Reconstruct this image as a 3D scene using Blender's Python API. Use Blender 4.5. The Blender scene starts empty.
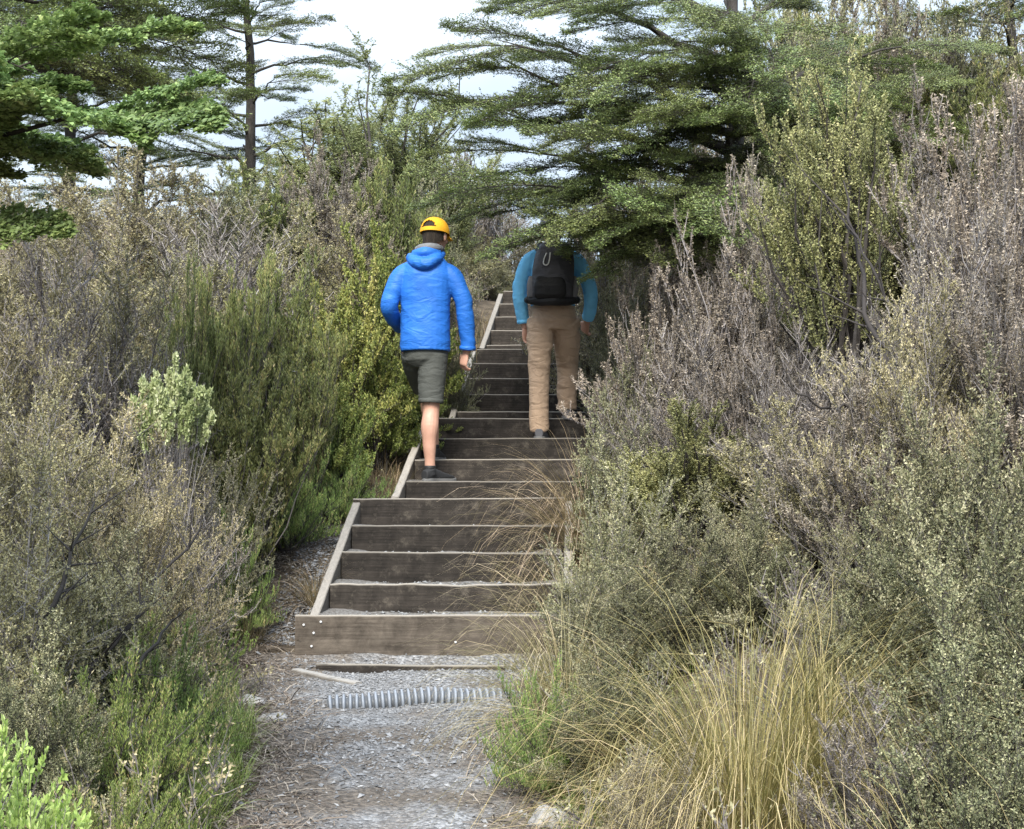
import bpy, math, random
import numpy as np
from mathutils import Vector, Matrix, noise as mnoise
R_ = math.radians
SC = bpy.context.scene
COL = SC.collection

# ------------------------------------------------------------------ mesh helpers
def link(name, me, parent=None, mats=(), loc=None):
    o = bpy.data.objects.new(name, me)
    COL.objects.link(o)
    if me is not None:
        for m in mats:
            me.materials.append(m)
    if parent is not None:
        o.parent = parent
    if loc is not None:
        o.location = loc
    return o

def tag(o, label=None, cat=None, group=None, kind=None):
    if label: o['label'] = label
    if cat: o['category'] = cat
    if group: o['group'] = group
    if kind: o['kind'] = kind
    return o

def empty(name, loc=(0, 0, 0), rz=0.0):
    o = bpy.data.objects.new(name, None)
    COL.objects.link(o)
    o.empty_display_size = 0.1
    o.location = loc
    o.rotation_euler = (0, 0, rz)
    return o

class NM:
    """collects numpy verts / polygons and links them as one mesh"""
    def __init__(s):
        s.V = []; s.F = []; s.M = []; s.T = []; s.n = 0
    def add(s, V, F, mat=0, tint=None):
        V = np.asarray(V, dtype=np.float64).reshape(-1, 3)
        F = np.asarray(F, dtype=np.int64)
        s.V.append(V); s.F.append(F + s.n); s.M.append(np.full(len(F), mat))
        s.T.append(np.full(len(V), 0.5) if tint is None else np.broadcast_to(np.asarray(tint, float), (len(V),)))
        s.n += len(V)
        return s
    def mesh(s, name, smooth=False):
        me = bpy.data.meshes.new(name)
        V = np.concatenate(s.V)
        me.vertices.add(len(V)); me.vertices.foreach_set('co', V.astype(np.float32).ravel())
        li = np.concatenate([f.ravel() for f in s.F])
        tot = np.concatenate([np.full(len(f), f.shape[1]) for f in s.F])
        st = np.concatenate([[0], np.cumsum(tot)[:-1]])
        me.loops.add(len(li)); me.loops.foreach_set('vertex_index', li.astype(np.int32))
        me.polygons.add(len(tot)); me.polygons.foreach_set('loop_start', st.astype(np.int32))
        me.polygons.foreach_set('material_index', np.concatenate(s.M).astype(np.int32))
        me.polygons.foreach_set('use_smooth', np.full(len(tot), smooth))
        a = me.attributes.new('tint', 'FLOAT', 'POINT')
        a.data.foreach_set('value', np.concatenate(s.T).astype(np.float32))
        me.update(calc_edges=True)
        return me
    def build(s, name, mats, parent=None, smooth=False, loc=None):
        return link(name, s.mesh(name, smooth), parent, mats, loc)

def norm(a):
    return a / np.maximum(np.linalg.norm(a, axis=-1, keepdims=True), 1e-9)

def tubes(P, R, sides=3):
    """P (n,K,3) polylines, R (n,K) radii -> verts, quads"""
    P = np.asarray(P, float); R = np.asarray(R, float)
    if P.ndim == 2: P = P[None]; R = R[None]
    n, K, _ = P.shape
    T = np.empty_like(P)
    T[:, 1:-1] = P[:, 2:] - P[:, :-2]; T[:, 0] = P[:, 1] - P[:, 0]; T[:, -1] = P[:, -1] - P[:, -2]
    T = norm(T)
    ref = np.where(np.abs(T[..., 2:3]) > 0.9, np.array([1., 0, 0]), np.array([0, 0, 1.]))
    A = norm(np.cross(T, ref)); B = np.cross(T, A)
    an = np.linspace(0, 2 * np.pi, sides, endpoint=False)
    V = P[:, :, None, :] + R[:, :, None, None] * (np.cos(an)[None, None, :, None] * A[:, :, None, :] + np.sin(an)[None, None, :, None] * B[:, :, None, :])
    base = (np.arange(n) * K * sides)[:, None, None]
    k = np.arange(K - 1)[None, :, None] * sides
    j = np.arange(sides)[None, None, :]; j2 = (j + 1) % sides
    F = np.stack([base + k + j, base + k + j2, base + k + sides + j2, base + k + sides + j], -1).reshape(-1, 4)
    return V.reshape(-1, 3), F

def leaves(pos, d, nrm, L, W, six=False):
    pos = np.asarray(pos); d = norm(d); s = norm(np.cross(d, nrm)); n = len(pos)
    L = np.broadcast_to(L, (n,))[:, None]; W = np.broadcast_to(W, (n,))[:, None]
    up = np.cross(s, d)
    if six:
        V = np.stack([pos, pos + d * L * .3 + s * W * .42 + up * W * .12, pos + d * L * .68 + s * W * .40 + up * W * .10,
                      pos + d * L - up * L * .08, pos + d * L * .68 - s * W * .40 + up * W * .10, pos + d * L * .3 - s * W * .42 + up * W * .12], 1)
        k = 6
    else:
        V = np.stack([pos, pos + d * L * .5 + s * W * .5, pos + d * L, pos + d * L * .5 - s * W * .5], 1)
        k = 4
    return V.reshape(-1, 3), np.arange(n * k).reshape(n, k), k

def ribbons(P, W, side):
    """P (n,K,3), W (n,K), side (n,3)"""
    n, K, _ = P.shape
    s = side[:, None, :] * W[..., None] * .5
    V = np.stack([P - s, P + s], 2)                  # n,K,2,3
    base = (np.arange(n) * K * 2)[:, None]; k = np.arange(K - 1)[None, :] * 2
    F = np.stack([base + k, base + k + 1, base + k + 3, base + k + 2], -1).reshape(-1, 4)
    return V.reshape(-1, 3), F

def bez(p0, p1, p2, t):
    t = t[..., None]
    return (1 - t) ** 2 * p0 + 2 * t * (1 - t) * p1 + t * t * p2
def bezd(p0, p1, p2, t):
    t = t[..., None]
    return 2 * (1 - t) * (p1 - p0) + 2 * t * (p2 - p1)
def runit(r, n):
    return norm(r.normal(size=(n, 3)))

# ------------------------------------------------------------------ materials
def newmat(name):
    m = bpy.data.materials.new(name); m.use_nodes = True
    nt = m.node_tree
    for n in list(nt.nodes): nt.nodes.remove(n)
    return m, nt, nt.nodes, nt.links
def ramp(N, stops):
    r = N.new('ShaderNodeValToRGB'); e = r.color_ramp.elements
    while len(e) < len(stops): e.new(0.5)
    for i, (p, c) in enumerate(stops):
        e[i].position = p; e[i].color = (*c, 1)
    return r

def leaf_mat(name, stops, transl=.22, rough=.55, vary=.12, spec=.35):
    m, nt, N, L = newmat(name)
    at = N.new('ShaderNodeAttribute'); at.attribute_name = 'tint'
    r = ramp(N, stops); L.new(at.outputs['Fac'], r.inputs[0])
    oi = N.new('ShaderNodeObjectInfo')
    h = N.new('ShaderNodeHueSaturation')
    mr = N.new('ShaderNodeMapRange'); mr.inputs['To Min'].default_value = 1 - vary * 1.6; mr.inputs['To Max'].default_value = 1 + vary * 1.6
    L.new(oi.outputs['Random'], mr.inputs['Value']); L.new(mr.outputs[0], h.inputs['Value'])
    mr2 = N.new('ShaderNodeMapRange'); mr2.inputs['To Min'].default_value = .5 + vary * .12; mr2.inputs['To Max'].default_value = .5 - vary * .12
    mu = N.new('ShaderNodeMath'); mu.operation = 'FRACT'; mm = N.new('ShaderNodeMath'); mm.operation = 'MULTIPLY'; mm.inputs[1].default_value = 7.3
    L.new(oi.outputs['Random'], mm.inputs[0]); L.new(mm.outputs[0], mu.inputs[0]); L.new(mu.outputs[0], mr2.inputs['Value']); L.new(mr2.outputs[0], h.inputs['Hue'])
    L.new(r.outputs[0], h.inputs['Color'])
    p = N.new('ShaderNodeBsdfPrincipled'); p.inputs['Roughness'].default_value = rough; p.inputs['Specular IOR Level'].default_value = spec
    L.new(h.outputs[0], p.inputs['Base Color'])
    t = N.new('ShaderNodeBsdfTranslucent'); L.new(h.outputs[0], t.inputs['Color'])
    mx = N.new('ShaderNodeMixShader'); mx.inputs[0].default_value = transl
    L.new(p.outputs[0], mx.inputs[1]); L.new(t.outputs[0], mx.inputs[2])
    o = N.new('ShaderNodeOutputMaterial'); L.new(mx.outputs[0], o.inputs['Surface'])
    return m

def noise_mat(name, stops, scale=8, detail=6, rough=.85, bump=0.0, bscale=40, spec=.3, stretch=(1, 1, 1), dist=0.0):
    m, nt, N, L = newmat(name)
    tc = N.new('ShaderNodeTexCoord'); mp = N.new('ShaderNodeMapping'); mp.inputs['Scale'].default_value = stretch
    L.new(tc.outputs['Object'], mp.inputs[0])
    n = N.new('ShaderNodeTexNoise'); n.inputs['Scale'].default_value = scale; n.inputs['Detail'].default_value = detail; n.inputs['Distortion'].default_value = dist
    n.inputs['Roughness'].default_value = .65
    L.new(mp.outputs[0], n.inputs['Vector'])
    r = ramp(N, stops); L.new(n.outputs['Fac'], r.inputs[0])
    p = N.new('ShaderNodeBsdfPrincipled'); p.inputs['Roughness'].default_value = rough; p.inputs['Specular IOR Level'].default_value = spec
    L.new(r.outputs[0], p.inputs['Base Color'])
    if bump:
        b = N.new('ShaderNodeBump'); b.inputs['Strength'].default_value = bump; b.inputs['Distance'].default_value = .02
        n2 = N.new('ShaderNodeTexNoise'); n2.inputs['Scale'].default_value = bscale; n2.inputs['Detail'].default_value = 5
        L.new(mp.outputs[0], n2.inputs['Vector']); L.new(n2.outputs['Fac'], b.inputs['Height']); L.new(b.outputs[0], p.inputs['Normal'])
    o = N.new('ShaderNodeOutputMaterial'); L.new(p.outputs[0], o.inputs['Surface'])
    return m

def wood_mat(name, dark, mid, worn, worn_amt=1.0, grainscale=1.0):
    """weathered timber: long grain, dark damp streaks, grey worn faces on top"""
    m, nt, N, L = newmat(name)
    tc = N.new('ShaderNodeTexCoord')
    mp = N.new('ShaderNodeMapping'); mp.inputs['Scale'].default_value = (1.6, 30, 30); L.new(tc.outputs['Object'], mp.inputs[0])
    g = N.new('ShaderNodeTexNoise'); g.inputs['Scale'].default_value = 1.6 * grainscale; g.inputs['Detail'].default_value = 8; g.inputs['Roughness'].default_value = .7; L.new(mp.outputs[0], g.inputs['Vector'])
    s = N.new('ShaderNodeTexNoise'); s.inputs['Scale'].default_value = 6; s.inputs['Detail'].default_value = 9; s.inputs['Roughness'].default_value = .7; s.inputs['Distortion'].default_value = .6
    mp2 = N.new('ShaderNodeMapping'); mp2.inputs['Scale'].default_value = (1.3, 1, 1.2); L.new(tc.outputs['Object'], mp2.inputs[0]); L.new(mp2.outputs[0], s.inputs['Vector'])
    r1 = ramp(N, [(.3, dark), (.7, mid)]); L.new(g.outputs['Fac'], r1.inputs[0])
    r2 = ramp(N, [(.38, tuple(c * .45 for c in dark)), (.62, (1, 1, 1))]); L.new(s.outputs['Fac'], r2.inputs[0])
    mul = N.new('ShaderNodeMixRGB'); mul.blend_type = 'MULTIPLY'; mul.inputs[0].default_value = .55
    L.new(r1.outputs[0], mul.inputs[1]); L.new(r2.outputs[0], mul.inputs[2])
    md = N.new('ShaderNodeTexNoise'); md.inputs['Scale'].default_value = 14; md.inputs['Detail'].default_value = 8; md.inputs['Roughness'].default_value = .75; L.new(tc.outputs['Object'], md.inputs['Vector'])
    mdr = ramp(N, [(.52, (0, 0, 0)), (.72, (.7, .7, .7))]); L.new(md.outputs['Fac'], mdr.inputs[0])
    mdx = N.new('ShaderNodeMixRGB'); mdx.inputs[2].default_value = (.115, .10, .082, 1); L.new(mdr.outputs[0], mdx.inputs[0]); L.new(mul.outputs[0], mdx.inputs[1]); mul = mdx
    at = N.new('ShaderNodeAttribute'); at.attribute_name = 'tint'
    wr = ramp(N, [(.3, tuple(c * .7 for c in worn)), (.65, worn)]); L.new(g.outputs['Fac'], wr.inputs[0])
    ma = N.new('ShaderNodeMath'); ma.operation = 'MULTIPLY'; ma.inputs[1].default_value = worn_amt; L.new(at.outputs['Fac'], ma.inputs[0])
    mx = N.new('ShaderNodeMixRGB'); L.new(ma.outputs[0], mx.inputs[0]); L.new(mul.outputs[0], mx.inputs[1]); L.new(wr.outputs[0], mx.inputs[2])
    p = N.new('ShaderNodeBsdfPrincipled'); p.inputs['Roughness'].default_value = .85; p.inputs['Specular IOR Level'].default_value = .25
    oi = N.new('ShaderNodeObjectInfo'); mr = N.new('ShaderNodeMapRange'); mr.inputs['To Min'].default_value = .7; mr.inputs['To Max'].default_value = 1.35; L.new(oi.outputs['Random'], mr.inputs['Value'])
    hs = N.new('ShaderNodeHueSaturation'); L.new(mr.outputs[0], hs.inputs['Value']); L.new(mx.outputs[0], hs.inputs['Color'])
    L.new(hs.outputs[0], p.inputs['Base Color'])
    b = N.new('ShaderNodeBump'); b.inputs['Strength'].default_value = .5; b.inputs['Distance'].default_value = .008
    L.new(g.outputs['Fac'], b.inputs['Height']); L.new(b.outputs[0], p.inputs['Normal'])
    o = N.new('ShaderNodeOutputMaterial'); L.new(p.outputs[0], o.inputs['Surface'])
    return m

# ------------------------------------------------------------------ camera frame (photo pixels -> places)
F_PX, HOR, EYE = 1500.0, 500.0, 0.83
def px_x(px, d): return (px - 512.0) * d / F_PX
def px_z(py, d): return EYE + d * (HOR - py) / F_PX

# ------------------------------------------------------------------ terrain
ZC = np.array([[-30, -3.2], [-6, -1.2], [0, -.72], [8.0, 0.0], [8.3, .06], [9.65, .62], [10.1, .72], [11.35, 1.22], [12.35, 1.36], [14.1, 2.02],
               [15.1, 2.18], [16.7, 2.95], [17.2, 3.1], [19.5, 3.45], [24, 4.0], [30, 4.3], [45, 3.6], [90, -1], [300, -12], [3000, -60]])
EL = np.array([[-30, -.8], [3, -.8], [5, -.90], [6, -.97], [7, -1.2], [7.9, -1.34], [8.3, -1.38], [9.4, -1.34], [9.8, -1.12], [10.3, -.84], [11.9, -.72], [12.5, -.5], [14.6, -.4], [15.2, -.32], [17, -.14], [20, .3], [26, 1.0], [3000, 1]])
ER = np.array([[-30, .4], [3, .3], [5, .08], [6, .06], [7, .16], [7.9, .42], [9.6, .44], [10.3, .68], [11.9, .74], [12.5, .95], [14.6, 1.05], [15.2, 1.1], [17, 1.25], [20, 1.5], [26, 2.2], [3000, 2.2]])
def sstep(t):
    t = np.clip(t, 0, 1); return t * t * (3 - 2 * t)
def wob(x, y, s, seed):
    return (np.sin(x * s + seed) * np.cos(y * s * 1.13 + seed * 2.1) + .5 * np.sin(x * s * 2.3 + y * s * 1.7 + seed * 3.3) + .3 * np.sin(x * s * 4.1 - y * s * 3.7 + seed)) / 1.8
def ground(x, y):
    x = np.asarray(x, float); y = np.asarray(y, float)
    z = np.interp(y, ZC[:, 0], ZC[:, 1])
    l = np.interp(y, EL[:, 0], EL[:, 1]); r = np.interp(y, ER[:, 0], ER[:, 1])
    u = np.maximum(l - x, 0); v = np.maximum(x - r, 0)
    far = np.clip(1 - (y - 26) / 30, 0, 1)
    near = sstep((y - 1) / 3)
    nr = .35 + .65 * sstep((y - 4) / 4)
    z = z + (.50 * sstep((u - .15) / 1.5) + .10 * np.minimum(u, 5)) * far * nr
    z = z + (.85 * sstep((v - .05) / 2.0) + .24 * np.minimum(v, 7)) * far * (.12 + .88 * sstep((y - 3.5) / 5))
    out = np.clip((np.maximum(u, v)) / .6, 0, 1)
    z = z + out * .05 * wob(x, y, 2.2, 1.3) + .012 * wob(x, y, 7, 4)
    mid = np.clip(np.minimum(x - l, r - x) / .5, 0, 1) * (y < 8)
    z = z - .03 * mid
    return z
def gz(x, y): return float(ground(x, y))
# ------------------------------------------------------------------ ground, path, stairs
M_SOIL = noise_mat('forest_soil', [(.3, (.035, .026, .018)), (.5, (.075, .058, .04)), (.7, (.13, .105, .075))], scale=6, bump=.8, bscale=25)
def grid_mesh(name, xs, ys, dz=0.0, fn=ground):
    X, Y = np.meshgrid(xs, ys)
    Z = fn(X, Y) + dz
    V = np.stack([X, Y, Z], -1).reshape(-1, 3)
    nx, ny = len(xs), len(ys)
    i = np.arange((nx - 1) * (ny - 1)); a = (i // (nx - 1)) * nx + i % (nx - 1)
    F = np.stack([a, a + 1, a + nx + 1, a + nx], -1)
    return V, F
xs = np.concatenate([-np.geomspace(2500, 6.3, 26), np.arange(-6, -2.2, .3), np.arange(-2.2, 2.41, .06), np.arange(2.6, 7, .3), np.geomspace(7.3, 2500, 26)])
ys = np.concatenate([-np.geomspace(600, 3, 14), np.arange(-2.5, 3, .4), np.arange(3, 18, .08), np.arange(18.3, 34, .5), np.geomspace(35, 2800, 30)])
V, F = grid_mesh('ground', xs, ys)
nm = NM(); nm.add(V, F)
tag(nm.build('ground', [M_SOIL], smooth=True), kind='structure')

# gravel path up to the foot of the stairs
def path_mat():
    m, nt, N, L = newmat('grey_gravel')
    tc = N.new('ShaderNodeTexCoord')
    vo = N.new('ShaderNodeTexVoronoi'); vo.inputs['Scale'].default_value = 70; L.new(tc.outputs['Object'], vo.inputs['Vector'])
    n1 = N.new('ShaderNodeTexNoise'); n1.inputs['Scale'].default_value = 3.2; n1.inputs['Detail'].default_value = 7; L.new(tc.outputs['Object'], n1.inputs['Vector'])
    n2 = N.new('ShaderNodeTexNoise'); n2.inputs['Scale'].default_value = 45; n2.inputs['Detail'].default_value = 4; L.new(tc.outputs['Object'], n2.inputs['Vector'])
    rv = ramp(N, [(.0, (.09, .09, .092)), (.5, (.18, .182, .188)), (1, (.31, .315, .325))])
    sx = N.new('ShaderNodeSeparateColor'); L.new(vo.outputs['Color'], sx.inputs[0]); L.new(sx.outputs[0], rv.inputs[0])
    soil = ramp(N, [(.35, (.06, .049, .039)), (.65, (.165, .138, .112))]); L.new(n2.outputs['Fac'], soil.inputs[0])
    at = N.new('ShaderNodeAttribute'); at.attribute_name = 'tint'
    ad = N.new('ShaderNodeMath'); ad.operation = 'ADD'; L.new(at.outputs['Fac'], ad.inputs[0])
    ms = N.new('ShaderNodeMapRange'); ms.inputs['From Min'].default_value = .3; ms.inputs['From Max'].default_value = .7; ms.inputs['To Min'].default_value = -.45; ms.inputs['To Max'].default_value = .45
    L.new(n1.outputs['Fac'], ms.inputs['Value']); L.new(ms.outputs[0], ad.inputs[1])
    rr = ramp(N, [(.25, (0, 0, 0)), (.75, (1, 1, 1))]); L.new(ad.outputs[0], rr.inputs[0])
    mx = N.new('ShaderNodeMixRGB'); L.new(rr.outputs[0], mx.inputs[0]); L.new(soil.outputs[0], mx.inputs[1]); L.new(rv.outputs[0], mx.inputs[2])
    p = N.new('ShaderNodeBsdfPrincipled'); p.inputs['Roughness'].default_value = .75; L.new(mx.outputs[0], p.inputs['Base Color'])
    b = N.new('ShaderNodeBump'); b.inputs['Strength'].default_value = .9; b.inputs['Distance'].default_value = .012
    L.new(vo.outputs['Distance'], b.inputs['Height']); b.invert = True
    L.new(b.outputs[0], p.inputs['Normal'])
    o = N.new('ShaderNodeOutputMaterial'); L.new(p.outputs[0], o.inputs['Surface'])
    return m
M_PATH = path_mat()
M_STONE = leaf_mat('stone_chip', [(0, (.11, .11, .112)), (.5, (.215, .22, .23)), (.88, (.33, .335, .345)), (1, (.52, .51, .50))], transl=0, rough=.7)
M_STRAW = leaf_mat('dry_litter', [(0, (.085, .065, .05)), (.5, (.20, .165, .125)), (1, (.38, .335, .27))], transl=.1)
pu = np.linspace(0, 1, 44); py_ = np.arange(.5, 8.06, .05)
U, Y = np.meshgrid(pu, py_)
l = np.interp(Y, EL[:, 0], EL[:, 1]); r = np.interp(Y, ER[:, 0], ER[:, 1]) + .05
l = l - .06 * wob(l * 0, Y, 5, 1); r = r + .05 * wob(r * 0, Y, 4, 3)
X = l + (r - l) * U
Z = ground(X, Y) + .012
edge = np.clip(np.minimum(U - .02, .98 - U) / .28, 0, 1) * (.38 + .48 * sstep((Y - 6.1) / .9))
nx, ny = len(pu), len(py_)
i = np.arange((nx - 1) * (ny - 1)); a = (i // (nx - 1)) * nx + i % (nx - 1)
nm = NM(); nm.add(np.stack([X, Y, Z], -1).reshape(-1, 3), np.stack([a, a + 1, a + nx + 1, a + nx], -1), tint=edge.ravel())
tag(nm.build('path', [M_PATH], smooth=True), kind='structure')

def chips(pts, size, rng, nm, flat=.55):
    n = len(pts)
    base = np.array([[1, 0, 0], [0, 1, 0], [-1, 0, 0], [0, -1, 0], [0, 0, 1], [0, 0, -1]], float)
    tri = np.array([[0, 1, 4], [1, 2, 4], [2, 3, 4], [3, 0, 4], [1, 0, 5], [2, 1, 5], [3, 2, 5], [0, 3, 5]])
    S = size[:, None, None] * rng.uniform(.55, 1.2, (n, 6, 1)); B = base[None] * S
    B = B + rng.normal(0, .18, (n, 6, 3)) * size[:, None, None]
    B[..., 2] *= flat
    an = rng.uniform(0, 6.28, n); c, s = np.cos(an)[:, None], np.sin(an)[:, None]
    x = B[..., 0] * c - B[..., 1] * s * .7; y = B[..., 0] * s + B[..., 1] * c * .7
    tl = rng.normal(0, .25, (n, 1))
    V = np.stack([x, y, B[..., 2] + x * tl], -1) + pts[:, None, :]
    Fc = (tri[None] + (np.arange(n) * 6)[:, None, None]).reshape(-1, 3)
    nm.add(V.reshape(-1, 3), Fc, tint=np.repeat(np.clip(rng.beta(2, 2.2, n), 0, 1), 6))

rng = np.random.default_rng(5)
n = 26000
yy = 3.6 + 4.45 * rng.random(n) ** .8
l = np.interp(yy, EL[:, 0], EL[:, 1]); r = np.interp(yy, ER[:, 0], ER[:, 1])
uu = rng.beta(1.3, 1.3, n); xx = l - .03 + (r - l + .06) * uu
dens = .10 + .75 * np.clip(.35 + .9 * wob(xx, yy, 3, 2) + (yy - 6.1) * .35, 0, 1) * np.clip(np.minimum(uu, 1 - uu) / .25 + .15, 0, 1)
k = rng.random(n) < dens; xx, yy = xx[k], yy[k]
nm = NM(); sz = np.clip(rng.gamma(2.6, .0026, len(xx)), .003, .022)
chips(np.stack([xx, yy, ground(xx, yy) + .014], -1), sz, rng, nm)
# side strip of gravel that runs up beside the bottom flight
n = 3500; yy = rng.uniform(8.2, 9.9, n); xx = np.interp(yy, [8.2, 9.9], [-1.10, -.99]) - rng.beta(1.1, 1.5, n) * .32
chips(np.stack([xx, yy, ground(xx, yy) + .004], -1), np.clip(rng.gamma(2.6, .003, n), .004, .022), rng, nm)
tag(nm.build('gravel', [M_STONE]), kind='stuff')

# dry stalks and needles along the path edges
nm = NM(); n = 9000
yy = rng.uniform(4.2, 10.2, n); side = rng.random(n) < .72
l = np.interp(yy, EL[:, 0], EL[:, 1]); r = np.interp(yy, ER[:, 0], ER[:, 1])
xx = np.where(side, l + rng.normal(.02, .13, n) - (yy > 7) * .08, r + rng.normal(0, .12, n))
st = (xx > l + .18) & (yy > 7.9) & (xx < r); xx, yy = xx[~st], yy[~st]; n = len(xx)
L = rng.gamma(2.5, .03, n); an = rng.uniform(0, 6.28, n)
p0 = np.stack([xx, yy, ground(xx, yy) + .010], -1)
dv = np.stack([np.cos(an), np.sin(an), rng.normal(.12, .16, n)], -1) * L[:, None]
P = np.stack([p0, p0 + dv * .5 + np.array([0, 0, .008]), p0 + dv], 1)
Vv, Ff = ribbons(P, np.repeat(rng.uniform(.002, .0055, n)[:, None], 3, 1), norm(np.stack([-np.sin(an), np.cos(an), rng.normal(0, .3, n)], -1)))
nm.add(Vv, Ff, tint=np.repeat(rng.random(n), 6))
tag(nm.build('leaf_litter', [M_STRAW]), kind='stuff')

# ---- timber stairs: four flights, each nailed together
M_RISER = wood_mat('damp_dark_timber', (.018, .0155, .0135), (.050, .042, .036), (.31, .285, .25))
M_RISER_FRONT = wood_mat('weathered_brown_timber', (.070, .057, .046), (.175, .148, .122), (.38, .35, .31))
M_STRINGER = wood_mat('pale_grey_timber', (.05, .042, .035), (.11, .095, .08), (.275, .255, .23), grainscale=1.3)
M_FILL = noise_mat('tread_gravel', [(.3, (.06, .05, .042)), (.5, (.16, .15, .14)), (.7, (.30, .30, .30))], scale=55, bump=.9, bscale=70)
M_NAIL = noise_mat('galvanised_nail', [(.4, (.45, .45, .46)), (.6, (.6, .6, .6))], rough=.4)

def plank(p0, p1, h, t, rng, seg=26, wobble=.005, bevel=.006, dz1=None):
    """board from p0 to p1 along its top front edge; hangs h below, t thick behind (towards +Y); worn top (tint 1)"""
    p0 = np.array(p0, float); p1 = np.array(p1, float)
    s = np.linspace(0, 1, seg); n = seg
    ax = norm((p1 - p0)[None])[0]; bk = norm(np.cross(np.array([0, 0, 1.]), ax)[None])[0]
    if np.dot(bk, [0, 1, 0]) < 0: bk = -bk
    top = p0 + (p1 - p0) * s[:, None]
    ph = rng.uniform(0, 6, 4)
    wz = wobble * (np.sin(s * 7 + ph[0]) + .6 * np.sin(s * 19 + ph[1]) + .5 * np.sin(s * 43 + ph[2])) - wobble
    wy = wobble * .6 * np.sin(s * 11 + ph[3])
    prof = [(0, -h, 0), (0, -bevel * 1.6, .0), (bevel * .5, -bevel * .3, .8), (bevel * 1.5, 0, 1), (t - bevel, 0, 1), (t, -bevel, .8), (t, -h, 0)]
    V = []; T = []
    for (b, z, tt) in prof:
        q = top + bk * (b + (wy[:, None] if b < t * .5 else 0)) + np.array([0, 0, 1.]) * z
        if z > -h * .5: q[:, 2] += wz
        V.append(q); T.append(np.full(n, tt))
    V = np.stack(V, 1); T = np.stack(T, 1); m = len(prof)
    i = np.arange(n - 1)[:, None] * m; j = np.arange(m)[None]; j2 = (j + 1) % m
    F = np.stack([i + j, i + m + j, i + m + j2, i + j2], -1).reshape(-1, 4)
    caps = np.array([np.arange(m), (n - 1) * m + np.arange(m)[::-1]])
    return V.reshape(-1, 3), F, caps, T.ravel()
def add_plank(name, mat, parent, *a, **k):
    V, F, caps, T = plank(*a, **k)
    c = V.mean(0); ax = norm((np.array(a[1], float) - np.array(a[0], float))[None])[0]
    nm = NM()
    # local frame: X along the board so that the grain follows it
    q = Vector((1, 0, 0)).rotation_difference(Vector(ax)); Rm = np.array(q.to_matrix())
    Vl = (V - c) @ Rm
    nm.add(Vl, F, tint=T); nm.add(Vl[caps.ravel()], np.arange(caps.size).reshape(caps.shape), tint=T[caps.ravel()])
    o = nm.build(name, [mat], parent); o.location = Vector(c) - parent.location if parent else Vector(c)
    o.rotation_mode = 'QUATERNION'; o.rotation_quaternion = q
    return o

FLIGHTS = [
    dict(d=[8.0, 8.4, 8.8, 9.2, 9.6], y=[614, 583, 552, 525, 498], xl=(-1.035, -.965), w=1.30, label='lowest flight of timber steps, wide front board on the gravel path, nearest flight in view', end=10.1),
    dict(d=[10.1, 10.5, 10.9, 11.3], y=[481, 459, 438, 418], xl=(-.715, -.625), w=1.30, label='short timber flight that both hikers stand on, second flight up from the gravel', end=12.4),
    dict(d=[12.4, 12.82, 13.24, 13.66, 14.08], y=[411.4, 394, 378, 363, 348], xl=(-.455, -.335), w=1.32, label='timber flight rising between the two hikers, third flight up from the gravel', end=15.2),
    dict(d=[15.2, 15.56, 15.92, 16.28, 16.64], y=[344, 330, 316, 303, 290], xl=(-.262, -.10), w=1.25, label='topmost narrow timber flight with pale side board, seen past the tan trousers', end=18.4),
]
STEP = []
rng = np.random.default_rng(11)
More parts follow.
